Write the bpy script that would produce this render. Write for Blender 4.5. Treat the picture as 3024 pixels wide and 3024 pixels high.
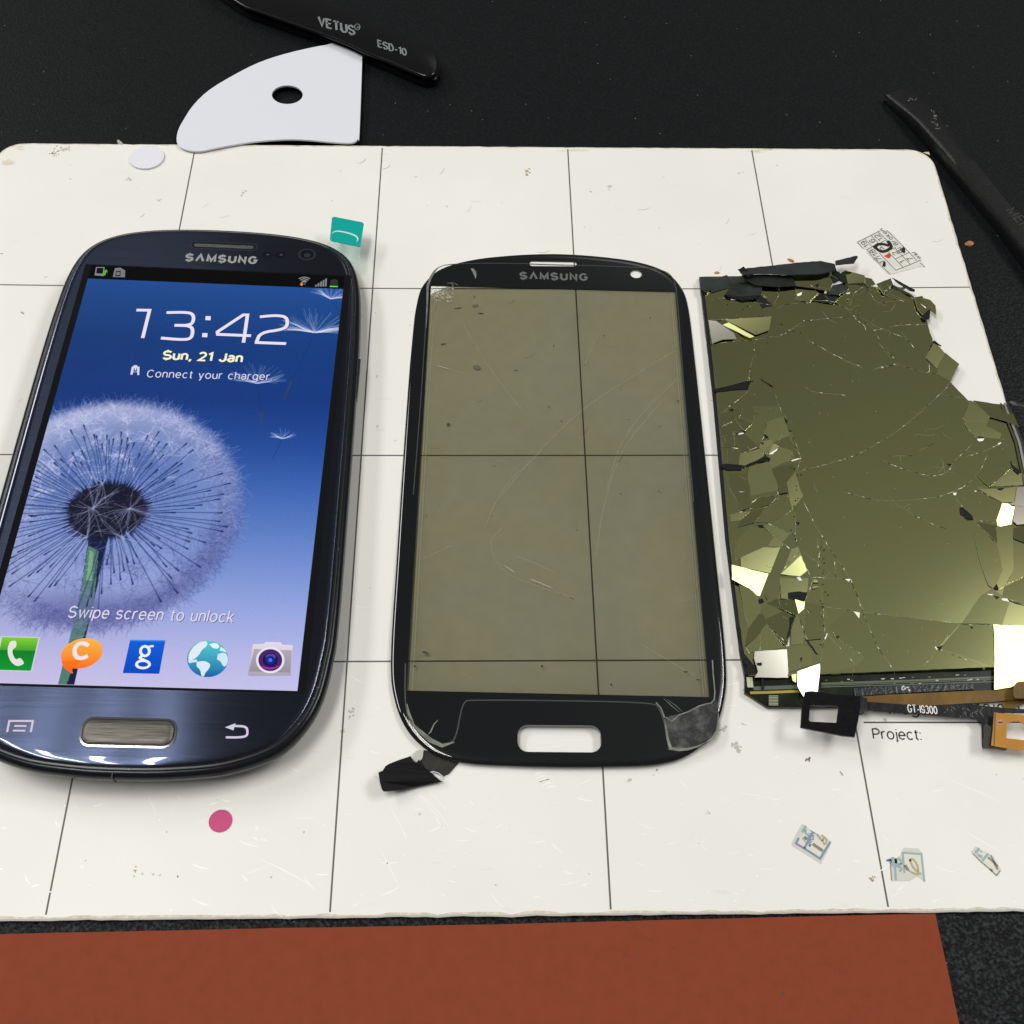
import bpy, bmesh, math, random
import numpy as np
from mathutils import Vector, Matrix, Euler
from mathutils.geometry import tessellate_polygon, delaunay_2d_cdt

random.seed(7); rng = np.random.default_rng(11)
S = bpy.context.scene
for o in list(bpy.data.objects): bpy.data.objects.remove(o)
COL = S.collection
MM = 0.001

# ------------------------------------------------------------------ camera
FPX, RES = 3303.25, 3024.0
CAM_LOC = (0.1276970, -0.0407114, 0.2074158)
CAM_ROT = (0.5447654, -0.0197610, -0.0130009)
cam = bpy.data.cameras.new('camera'); camo = bpy.data.objects.new('camera', cam); COL.objects.link(camo)
camo.location = CAM_LOC; camo.rotation_euler = CAM_ROT
cam.sensor_width = 36; cam.sensor_fit = 'HORIZONTAL'; cam.lens = 36*FPX/RES
cam.clip_start = 0.01; cam.clip_end = 60
S.camera = camo
RC = np.array(Euler(CAM_ROT).to_matrix()); OC = np.array(CAM_LOC)*1000

def ray(u, v):
    d = RC @ np.array([(u-1512)/FPX, -(v-1512)/FPX, -1.0]); return d/np.linalg.norm(d)
def at(u, v, z=0.0):                     # photo pixel -> point (mm) on the horizontal plane z
    d = ray(u, v); t = (z-OC[2])/d[2]; return OC+t*d
def mirror_dir(u, v):                    # where a flat mirror lying there looks
    d = ray(u, v).copy(); d[2] = -d[2]; return d

# ------------------------------------------------------------------ world: dim workshop ceiling, brighter round the fixtures, plus glows added for the lcd mirror
DIR_B = mirror_dir(3215, 2150)           # right-hand ceiling fixture as seen in the lcd mirror
DIR_A = mirror_dir(400, 3560)            # left-hand fixture, behind the viewer
BASE = 0.097
DIR_C = mirror_dir(1950, 330)            # added glow for the upper-left lcd shards to mirror, no fixture there
BLOBS = [(DIR_B, 330.0, 3.0), (DIR_B, 24.0, 0.07), (DIR_A, 40.0, 0.20), (DIR_C, 380.0, 1.1), (mirror_dir(2450, 2500), 30.0, 0.085)]  # last entry is an added glow that lightens the lower lcd mirror
def env(d):
    r = BASE
    for c, n, a in BLOBS:
        k = float(np.dot(c, d)); r += a*(max(k, 0)**n)
    return r
W = bpy.data.worlds.new('World'); S.world = W; W.use_nodes = True
nt = W.node_tree; nt.nodes.clear()
wo = nt.nodes.new('ShaderNodeOutputWorld'); bg = nt.nodes.new('ShaderNodeBackground'); nt.links.new(bg.outputs[0], wo.inputs[0])
tc = nt.nodes.new('ShaderNodeTexCoord'); acc = None
for c, n, a in BLOBS:
    dp = nt.nodes.new('ShaderNodeVectorMath'); dp.operation = 'DOT_PRODUCT'; dp.inputs[1].default_value = tuple(c)
    nt.links.new(tc.outputs['Generated'], dp.inputs[0])
    mx = nt.nodes.new('ShaderNodeMath'); mx.operation = 'MAXIMUM'; mx.inputs[1].default_value = 0; nt.links.new(dp.outputs['Value'], mx.inputs[0])
    pw = nt.nodes.new('ShaderNodeMath'); pw.operation = 'POWER'; pw.inputs[1].default_value = n; nt.links.new(mx.outputs[0], pw.inputs[0])
    ml = nt.nodes.new('ShaderNodeMath'); ml.operation = 'MULTIPLY_ADD'; ml.inputs[1].default_value = a; nt.links.new(pw.outputs[0], ml.inputs[0])
    if acc: nt.links.new(acc.outputs[0], ml.inputs[2])
    else: ml.inputs[2].default_value = BASE
    acc = ml
bg.inputs[0].default_value = (1.0, 0.99, 0.95, 1); nt.links.new(acc.outputs[0], bg.inputs[1])

# ------------------------------------------------------------------ ceiling fixtures: four fluorescent tubes each
def tubes(center, n, spacing, length, width, power, yaw=0.0, color=(1.0, .985, .94)):
    for i in range(n):
        l = bpy.data.lights.new('fluorescent_tube', 'AREA'); l.shape = 'RECTANGLE'; l.size = width; l.size_y = length
        l.energy = power; l.color = color
        o = bpy.data.objects.new('fluorescent_tube', l); COL.objects.link(o)
        off = Matrix.Rotation(yaw, 3, 'Z') @ Vector(((i-(n-1)/2)*spacing, 0, 0))
        o.location = Vector(center)+off; o.rotation_euler = (0, 0, yaw)
def along(u, v, dirv, h):
    p = at(u, v, 0)*MM; t = h/dirv[2]; return p+dirv*t
pA = np.array([-.486, -.02, 1.75]); pB = along(3180, 2110, DIR_B, 1.75)
tubes(pA, 4, 0.115, 1.1, 0.03, 3.4, 0.0)
tubes(pB+np.array([0.42, -0.12, 0]), 4, 0.135, 1.1, 0.03, 4.8, 0.0)
l = bpy.data.lights.new('ceiling_panel', 'AREA'); l.shape = 'RECTANGLE'; l.size = .6; l.size_y = 1.8; l.energy = 34; l.color = (1.0, .985, .95)
o = bpy.data.objects.new('ceiling_panel', l); COL.objects.link(o); o.location = (-1.9, 1.3, 1.85)

S.view_settings.view_transform = 'Standard'; S.view_settings.look = 'None'
S.view_settings.exposure = 0.36; S.view_settings.gamma = 1.0
S.render.engine = 'CYCLES'; S.cycles.transparent_max_bounces = 24; S.cycles.max_bounces = 8

# ================================================================== helpers
def lin(c):
    c = np.asarray(c, float)/255.0
    return np.where(c <= .04045, c/12.92, ((c+.055)/1.055)**2.4)
def L3(r, g, b): return tuple(lin((r, g, b)))

def new_mat(name):
    m = bpy.data.materials.new(name); m.use_nodes = True
    return m, m.node_tree, m.node_tree.nodes['Principled BSDF']
def setp(b, **k):
    for a, v in k.items():
        a = a.replace('_', ' ')
        for n in b.inputs:
            if n.name.lower() == a.lower():
                n.default_value = (*v, 1) if isinstance(v, tuple) and len(v) == 3 and n.type == 'RGBA' else v
def M(name, col, rough=.5, metal=0.0, spec=.5, coat=0.0, bump=None, var=None, alpha=1.0):
    """plain procedural material; bump=(scale,strength,dist) noise bump, var=(scale,amount) colour mottling"""
    m, t, b = new_mat(name)
    setp(b, Base_Color=tuple(col), Roughness=rough, Metallic=metal, Specular_IOR_Level=spec, Coat_Weight=coat, Coat_Roughness=.03, Alpha=alpha)
    tcn = t.nodes.new('ShaderNodeTexCoord')
    if var:
        n = t.nodes.new('ShaderNodeTexNoise'); n.inputs['Scale'].default_value = var[0]; n.inputs['Detail'].default_value = 5
        t.links.new(tcn.outputs['Object'], n.inputs['Vector'])
        r = t.nodes.new('ShaderNodeMapRange'); r.inputs[1].default_value = .3; r.inputs[2].default_value = .7
        r.inputs[3].default_value = 1-var[1]; r.inputs[4].default_value = 1+var[1]; t.links.new(n.outputs[0], r.inputs[0])
        x = t.nodes.new('ShaderNodeVectorMath'); x.operation = 'SCALE'; x.inputs[0].default_value = tuple(col)
        t.links.new(r.outputs[0], x.inputs['Scale']); t.links.new(x.outputs[0], b.inputs['Base Color'])
    if bump:
        n = t.nodes.new('ShaderNodeTexNoise'); n.inputs['Scale'].default_value = bump[0]; n.inputs['Detail'].default_value = 3
        t.links.new(tcn.outputs['Object'], n.inputs['Vector'])
        bp = t.nodes.new('ShaderNodeBump'); bp.inputs['Strength'].default_value = bump[1]; bp.inputs['Distance'].default_value = bump[2]
        t.links.new(n.outputs[0], bp.inputs['Height']); t.links.new(bp.outputs[0], b.inputs['Normal'])
    return m
def EM(name, rgb, strength=1.0):
    m, t, b = new_mat(name)
    c = L3(*rgb)
    setp(b, Base_Color=(0.0, 0.0, 0.0), Roughness=.1, Emission_Color=c, Emission_Strength=strength)
    return m

class Frame:                             # local frame of a posed thing, mm
    def __init__(s, pose):
        s.o = np.array(pose[:3], float); s.R = np.array(Euler(pose[3:6]).to_matrix()); s.pose = pose
    def loc(s, u, v, z=0.0):
        d = ray(u, v); cl = s.R.T@(OC-s.o); dl = s.R.T@d
        t = (z-cl[2])/dl[2]; p = cl+t*dl; return (p[0], p[1])
    def w(s, x, y, z): return s.R@np.array([x, y, z])+s.o

def thing(name, label, cat, fr, group=None):
    o = bpy.data.objects.new(name, None); COL.objects.link(o); o.empty_display_size = .01
    o.location = tuple(fr.o*MM); o.rotation_euler = tuple(fr.pose[3:6])
    o['label'] = label; o['category'] = cat
    if group: o['group'] = group
    return o
def tagm(o, label, cat, group=None, kind=None):
    if label: o['label'] = label
    if cat: o['category'] = cat
    if group: o['group'] = group
    if kind: o['kind'] = kind
    return o

class MB:                                # mesh builder in mm, several materials, optional vertex colours
    def __init__(s): s.v = []; s.f = []; s.mi = []; s.c = []
    def add(s, vs, fs, mi=0, col=None):
        b = len(s.v); s.v += [tuple(map(float, p)) for p in vs]; s.f += [tuple(b+i for i in f) for f in fs]; s.mi += [mi]*len(fs)
        s.c += ([col]*len(vs) if (col is None or not isinstance(col, list)) else col)
    def flat(s, pts, z=0.0, mi=0, col=None, holes=()):
        loops = [[Vector((p[0], p[1], 0)) for p in l] for l in [pts, *holes]]
        allp = [p for l in loops for p in l]; fs = []
        if holes:
            ed = []; k = 0
            for l in loops: n = len(l); ed += [(k+i, k+(i+1) % n) for i in range(n)]; k += n
            vo, _, fo_, *_r = delaunay_2d_cdt([Vector((p.x, p.y)) for p in allp], ed, [], 0, 1e-6)
            allp = [Vector((p.x, p.y, 0)) for p in vo]
            def inside(x, y):
                r = False
                for l in loops:
                    for i in range(len(l)):
                        a, b = l[i-1], l[i]
                        if (a.y > y) != (b.y > y) and x < (b.x-a.x)*(y-a.y)/(b.y-a.y)+a.x: r = not r
                return r
            tri = [f for f in fo_ if inside(sum(allp[i].x for i in f)/3, sum(allp[i].y for i in f)/3)]
        else: tri = tessellate_polygon(loops)
        for a, b, c in tri:
            A, B, C = allp[a], allp[b], allp[c]
            cr = (B.x-A.x)*(C.y-A.y)-(B.y-A.y)*(C.x-A.x)
            if abs(cr) < 1e-9: continue
            fs.append((a, b, c) if cr > 0 else (a, c, b))
        zz = z if callable(z) else (lambda x, y: z)
        s.add([(p.x, p.y, zz(p.x, p.y)) for p in allp], fs, mi, col)
    def prism(s, pts, z0, z1, mi=0, holes=(), mside=None, col=None):
        zt = z1 if callable(z1) else (lambda x, y: z1); zb = z0 if callable(z0) else (lambda x, y: z0)
        s.flat(pts, zt, mi, col, holes)
        n0 = len(s.f); s.flat(pts, zb, mi, col, holes)
        for i in range(n0, len(s.f)): s.f[i] = s.f[i][::-1]
        for l in [pts, *holes]:
            n = len(l); vs = [(p[0], p[1], zb(*p)) for p in l]+[(p[0], p[1], zt(*p)) for p in l]
            s.add(vs, [(i, (i+1) % n, n+(i+1) % n, n+i) for i in range(n)], mi if mside is None else mside, col)
    def ribbon(s, pl, w, z, mi=0, col=None, closed=False, taper=False):
        P = np.array(pl, float)[:, :2]; n = len(P)
        if n < 2: return
        L = []; R = []
        for i in range(n):
            a = P[i-1] if (i > 0 or closed) else P[i]; b = P[(i+1) % n] if (i < n-1 or closed) else P[i]
            if i > 0 or closed: d1 = P[i]-P[i-1]; d1 = d1/(np.linalg.norm(d1)+1e-9)
            else: d1 = None
            if i < n-1 or closed: d2 = P[(i+1) % n]-P[i]; d2 = d2/(np.linalg.norm(d2)+1e-9)
            else: d2 = None
            if d1 is None: d1 = d2
            if d2 is None: d2 = d1
            m = d1+d2; nm = np.linalg.norm(m); m = m/nm if nm > 1e-6 else d1
            nn = np.array([-m[1], m[0]]); k = 1/max(.45, abs(np.dot(nn, [-d1[1], d1[0]])))
            ww = w/2*k
            if taper: ww *= max(.12, math.sin(math.pi*(i+.3)/(n-.4)))
            L.append(P[i]+nn*ww); R.append(P[i]-nn*ww)
        zz = z if callable(z) else (lambda x, y: z)
        vs = [(p[0], p[1], zz(*p)) for p in L]+[(p[0], p[1], zz(*p)) for p in R]
        s.add(vs, [(n+i, n+i+1, i+1, i) for i in range(n-1)]+([(2*n-1, n, 0, n-1)] if closed else []), mi, col)
    def build(s, name, mats, parent=None, smooth=False, bevel=None):
        me = bpy.data.meshes.new(name)
        me.from_pydata([(x*MM, y*MM, z*MM) for x, y, z in s.v], [], s.f)
        if not isinstance(mats, (list, tuple)): mats = [mats]
        for m in mats: me.materials.append(m)
        me.polygons.foreach_set('material_index', s.mi)
        if any(c is not None for c in s.c):
            ca = me.color_attributes.new('Col', 'FLOAT_COLOR', 'POINT')
            ca.data.foreach_set('color', np.array([(*(c if c is not None else (0, 0, 0)), 1) for c in s.c], dtype=np.float32).ravel())
        if smooth: me.polygons.foreach_set('use_smooth', [True]*len(me.polygons))
        me.validate(); me.update()
        o = bpy.data.objects.new(name, me); COL.objects.link(o)
        if parent: o.parent = parent
        if smooth and smooth != 'all':
            mod = None
            me.set_sharp_from_angle(angle=math.radians(smooth if smooth is not True else 50))
        if bevel:
            bm = bmesh.new(); bm.from_mesh(me); bmesh.ops.remove_doubles(bm, verts=bm.verts, dist=1e-7); bm.to_mesh(me); bm.free()
            b = o.modifiers.new('bevel', 'BEVEL'); b.width = bevel*MM; b.segments = 2; b.limit_method = 'ANGLE'; b.angle_limit = math.radians(40)
        return o

def catmull(P, k=6, closed=True):
    P = [np.array(p, float) for p in P]; n = len(P); out = []
    for i in range(n if closed else n-1):
        g = lambda j: P[j % n] if closed else P[min(max(j, 0), n-1)]
        a, b, c, d = g(i-1), g(i), g(i+1), g(i+2)
        for t in np.linspace(0, 1, k, endpoint=False):
            out.append(.5*((2*b)+(-a+c)*t+(2*a-5*b+4*c-d)*t*t+(-a+3*b-3*c+d)*t**3))
    if not closed: out.append(P[-1])
    return [tuple(p) for p in out]
def chaikin(P, it=2):
    P = [np.array(p, float) for p in P]
    for _ in range(it):
        Q = [P[0]]
        for a, b in zip(P[:-1], P[1:]): Q += [a*.75+b*.25, a*.25+b*.75]
        Q.append(P[-1]); P = Q
    return [tuple(p) for p in P]
def offset(P, d):                        # inset of a closed outline (ccw) by d
    P = np.array(P, float); n = len(P); out = []
    for i in range(n):
        t = P[(i+1) % n]-P[i-1]; t = t/(np.linalg.norm(t)+1e-9); out.append(tuple(P[i]+np.array([-t[1], t[0]])*d))
    return out
def ccw(P):
    a = sum(P[i-1][0]*P[i][1]-P[i][0]*P[i-1][1] for i in range(len(P))); return list(P) if a > 0 else list(P)[::-1]
def loft(mb, outline, prof, mi=0, cap0=True, cap1=True):
    n = len(outline); rings = [offset(outline, i) for i, z in prof]
    vs = [(p[0], p[1], z) for r, (i, z) in zip(rings, prof) for p in r]
    fs = [(k*n+i, k*n+(i+1) % n, (k+1)*n+(i+1) % n, (k+1)*n+i) for k in range(len(prof)-1) for i in range(n)]
    if cap1: fs.append(tuple(range((len(prof)-1)*n, len(prof)*n)))
    if cap0: fs.append(tuple(range(n))[::-1])
    mb.add(vs, fs, mi)
def rrect(cx, cy, w, h, r, k=7):
    out = []
    for sx, sy, a0 in ((1, -1, -90), (1, 1, 0), (-1, 1, 90), (-1, -1, 180)):
        for a in np.linspace(a0, a0+90, k): out.append((cx+sx*(w/2-r)+r*math.cos(math.radians(a)), cy+sy*(h/2-r)+r*math.sin(math.radians(a))))
    return out
def ell(cx, cy, rx, ry, n=40, a=0.0):
    ca, sa = math.cos(a), math.sin(a)
    return [(cx+rx*math.cos(t)*ca-ry*math.sin(t)*sa, cy+rx*math.cos(t)*sa+ry*math.sin(t)*ca) for t in np.linspace(0, 2*math.pi, n, endpoint=False)]
def jag(P, amp, step):                   # rough up a straight-edged outline
    out = []; n = len(P)
    for i in range(n):
        a = np.array(P[i]); b = np.array(P[(i+1) % n]); L = np.linalg.norm(b-a); k = max(1, int(L/step))
        for j in range(k):
            p = a+(b-a)*j/k
            if j: d = (b-a)/L; p = p+np.array([-d[1], d[0]])*random.uniform(-amp, amp)
            out.append(tuple(p))
    return out

def text_geo(body, bold=0.0):
    cu = bpy.data.curves.new('t', 'FONT'); cu.body = body; cu.size = 1; cu.offset = bold; cu.resolution_u = 3
    ob = bpy.data.objects.new('t', cu); COL.objects.link(ob); bpy.context.view_layer.update()
    dg = bpy.context.evaluated_depsgraph_get(); me = bpy.data.meshes.new_from_object(ob.evaluated_get(dg))
    vs = np.array([v.co[:] for v in me.vertices]); fs = [tuple(p.vertices) for p in me.polygons]
    bpy.data.objects.remove(ob); bpy.data.curves.remove(cu); bpy.data.meshes.remove(me)
    return vs, fs
def put_text(mb, body, a, b, h, z, mi=0, col=None, bold=0.0, shear=0.0, caph=.73, up=None):
    """text from baseline point a to baseline point b (mm), cap height h (mm)"""
    vs, fs = text_geo(body, bold); x0, x1 = vs[:, 0].min(), vs[:, 0].max()
    a = np.array(a, float)[:2]; b = np.array(b, float)[:2]; d = b-a; d1 = d/np.linalg.norm(d)
    n = np.array([-d1[1], d1[0]]) if up is None else np.array(up, float)/np.linalg.norm(up)
    zz = z if callable(z) else (lambda x, y: z)
    out = []
    for x, y, _ in vs:
        p = a+d*((x-x0)/(x1-x0))+n*(y/caph*h)+d1*(y/caph*h*shear); out.append((p[0], p[1], zz(p[0], p[1])))
    ff = []
    for f in fs:
        A, B, C = out[f[0]], out[f[1]], out[f[2]]
        ff.append(f if (B[0]-A[0])*(C[1]-A[1])-(B[1]-A[1])*(C[0]-A[0]) >= 0 else f[::-1])
    mb.add(out, ff, mi, col)

def arc(cx, cy, rx, ry, a0, a1, n=12): return [(cx+rx*math.cos(math.radians(a)), cy+ry*math.sin(math.radians(a))) for a in np.linspace(a0, a1, n)]
XH = .74
def bowl(x0, w, y0=0, y1=XH): return arc(x0+w/2, (y0+y1)/2, w/2, (y1-y0)/2, 0, 360, 26)
def sshape(w, h): 
    r = h*.26; return arc(w/2, h-r, w/2, r, 25, 90, 6)+arc(w/2, h-r, w/2, r, 90, 235, 9)+arc(w/2, r, w/2, r, 55, -90, 10)+arc(w/2, r, w/2, r, -90, -160, 6)
GLY = {
 'S': (.62, [sshape(.62, 1)]), 's': (.46, [sshape(.46, XH)]), 'w': (.78, [[(0, XH), (.2, 0), (.39, XH), (.58, 0), (.78, XH)]]), 'i': (.0, [[(0, 0), (0, XH)], [(0, .93), (0, 1.02)]]),
 'p': (.52, [[(0, -.3), (0, XH)], bowl(0, .52)]), 'e': (.52, [[(0, .38), (.52, .38)]+arc(.26, XH/2, .26, XH/2, 0, 315, 20)]), 'c': (.48, [arc(.26, XH/2, .26, XH/2, 45, 315, 20)]), 'r': (.3, [[(0, 0), (0, XH)], arc(.24, XH-.26, .24, .26, 180, 75, 8)]),
 'n': (.46, [[(0, 0), (0, XH)], arc(.23, XH-.25, .23, .25, 180, 0, 10)+[(.46, 0)]]), 't': (.3, [[(.13, .96), (.13, .14)]+arc(.27, .14, .14, .14, 180, 280, 6), [(0, XH), (.3, XH)]]), 'o': (.54, [bowl(0, .54)]),
 'u': (.46, [[(0, XH), (0, .25)]+arc(.23, .25, .23, .25, 180, 360, 10), [(.46, XH), (.46, 0)]]), 'l': (0, [[(0, 0), (0, 1.04)]]), 'k': (.46, [[(0, 0), (0, 1.04)], [(.42, XH), (.02, .28)], [(.16, .42), (.46, 0)]]),
 'C': (.68, [arc(.36, .5, .36, .5, 42, 318, 24)]), 'y': (.5, [[(0, XH), (.25, 0)], [(.5, XH), (.22, -.12)]+arc(.1, -.12, .12, .17, 0, -95, 6)]), 'h': (.46, [[(0, 0), (0, 1.04)], arc(.23, XH-.25, .23, .25, 180, 0, 10)+[(.46, 0)]]),
 'a': (.46, [arc(.24, XH-.22, .21, .22, 160, 0, 9)+[(.45, 0)], arc(.22, .2, .22, .2, 60, 330, 16), [(.33, .38), (.45, .42)]]), 'g': (.5, [bowl(0, .5), [(.5, XH), (.5, -.05)]+arc(.25, -.05, .25, .22, 0, -155, 10)]), '.': (0, [[(0, -.02), (0, .08)]]), ',': (.06, [[(.06, .1), (.05, -.02), (-.02, -.2)]]), ':': (0, [[(0, -.02), (0, .09)], [(0, .62), (0, .73)]]),
 'J': (.5, [[(.5, 1), (.5, .28)]+arc(.25, .28, .25, .28, 0, -170, 10)]), '2': (.56, [arc(.28, .72, .27, .28, 165, -35, 12)+[(0, 0), (.58, 0)]]), '1': (.26, [[(0, .8), (.26, .98), (.26, 0)]]), '0': (.56, [bowl(0, .56, 0, 1)]), '9': (.56, [bowl(0, .54, .40, 1), [(.54, .72), (.54, .36)]+arc(.27, .34, .27, .34, 0, -150, 12)]),
 '3': (.54, [arc(.25, .74, .25, .26, 150, -90, 12), arc(.26, .25, .28, .25, 90, -150, 12)]), 'G': (.7, [arc(.36, .5, .36, .5, 42, 330, 24)+[(.7, .46), (.42, .46)]]), 'T': (.62, [[(0, 1), (.62, 1)], [(.31, 1), (.31, 0)]]), '-': (.34, [[(0, .4), (.34, .4)]]), 'I': (0, [[(0, 0), (0, 1)]]),
 'P': (.56, [[(0, 0), (0, 1)]], ), 'j': (.08, [[(.08, XH), (.08, -.14)]+arc(-.02, -.14, .1, .14, 0, -80, 5), [(.08, .93), (.08, 1.02)]]), 'M': (.74, [[(0, 0), (0, 1), (.37, .12), (.74, 1), (.74, 0)]]), 'V': (.66, [[(0, 1), (.33, 0), (.66, 1)]]), 'E': (.52, [[(.52, 1), (0, 1), (0, 0), (.52, 0)], [(0, .53), (.47, .53)]]), 'U': (.6, [[(0, 1), (0, .3)]+arc(.3, .3, .3, .3, 180, 360, 12)+[(.6, 1)]]),
 'D': (.6, [[(0, 0), (0, 1), (.25, 1)]+arc(.25, .5, .35, .5, 90, -90, 12)+[(0, 0)]]), 'N': (.6, [[(0, 0), (0, 1), (.6, 0), (.6, 1)]]), 'A': (.64, [[(0, 0), (.32, 1), (.64, 0)], [(.12, .36), (.52, .36)]]), '\u039b': (.72, [[(0, 0), (.36, 1), (.72, 0)]]), ' ': (.22, []), 'B': (.56, [[(0, 0), (0, 1)], [(0, 1), (.28, 1)]+arc(.28, .76, .24, .24, 90, -90, 9)+[(0, .52)], [(0, .52), (.3, .52)]+arc(.3, .26, .26, .26, 90, -90, 9)+[(0, 0)]]),
 '5': (.52, [[(.48, 1), (.08, 1), (.04, .55)]+arc(.26, .32, .26, .32, 130, -150, 12)]), '6': (.54, [bowl(0, .54, 0, .60), [(0, .28), (0, .64)]+arc(.27, .66, .27, .34, 180, 30, 12)]), '7': (.52, [[(0, 1), (.52, 1), (.16, 0)]]), '8': (.52, [bowl(.03, .46, .52, 1), bowl(0, .52, 0, .54)]), '/': (.3, [[(0, 0), (.3, 1)]])}
GLY['O'] = (.72, [bowl(0, .72, 0, 1)]); GLY['x'] = (.46, [[(0, XH), (.46, 0)], [(0, 0), (.46, XH)]])
GLY['P'] = (.56, [[(0, 0), (0, 1)], [(0, 1), (.3, 1)]+arc(.3, .73, .26, .27, 90, -90, 9)+[(0, .46)]])
def put_strokes(mb, body, a, b, h, z, mi=0, col=None, weight=.13, shear=0.0, gap=.26, up=None, wide=1.0):
    adv = 0; gl_ = []
    for ch in body:
        w_, st_ = GLY[ch]; gl_.append((adv, st_)); adv += w_*wide+gap
    tot = adv-gap; a = np.array(a, float)[:2]; b = np.array(b, float)[:2]; d = (b-a)/tot; d1 = (b-a)/np.linalg.norm(b-a); n = np.array([-d1[1], d1[0]]) if up is None else np.array(up, float)/np.linalg.norm(up)
    for o_, st_ in gl_:
        for l in st_:
            cl_ = len(l) > 4 and abs(l[0][0]-l[-1][0])+abs(l[0][1]-l[-1][1]) < 1e-6
            P_ = [a+d*(o_+x*wide)+d1*(shear*y*h)+n*(y*h) for x, y in (l[:-1] if cl_ else l)]; mb.ribbon(P_, weight*h, z, mi, col, closed=cl_)

# zoom windows the tracing was read from: origin and scale in photo pixels
ZW = dict(A=(2000, 700, .53002), B=(2100, 1400, .47826), C=(2050, 1200, .20704), D=(2120, 1580, .20704), E=(2624, 1250, .20704),
          G=(2724, 1600, .20704), H=(2350, 750, .23292), I=(2150, 1900, .2588), J=(2600, 1900, .21946), K=(1080, 2150, .16563),
          L=(2500, 660, .13458), M=(2330, 2410, .07764), N=(2600, 2480, .08282), O=(2850, 2480, .06729), Q=(1850, 1950, .18116),
          R=(1150, 700, .20704), S=(0, 600, .56936), P=(0, 1800, .56936), T=(0, 1100, .41408), U=(2500, 2000, .27122),
          V=(400, 0, .51760), W=(2500, 150, .36238), X=(0, 1400, .31056), Y=(350, 1200, .3623), Z=(2050, 750, .25888), F=(0, 0, 1.0),
          g=(1100, 700, .54348), h=(1050, 1900, .59524), t=(0, 400, .39130))
def px(w, pts): o = ZW[w]; return [(o[0]+a*o[2], o[1]+b*o[2]) for a, b in pts]
def tr(w, pts, z=0.0): return [tuple(at(u, v, z)[:2]) for u, v in px(w, pts)]

FLAT = lambda x, y, z=0.0: Frame((x, y, z, 0, 0, 0))
def local(fr, pts): return [(p[0]-fr.o[0], p[1]-fr.o[1]) for p in pts]

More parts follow.
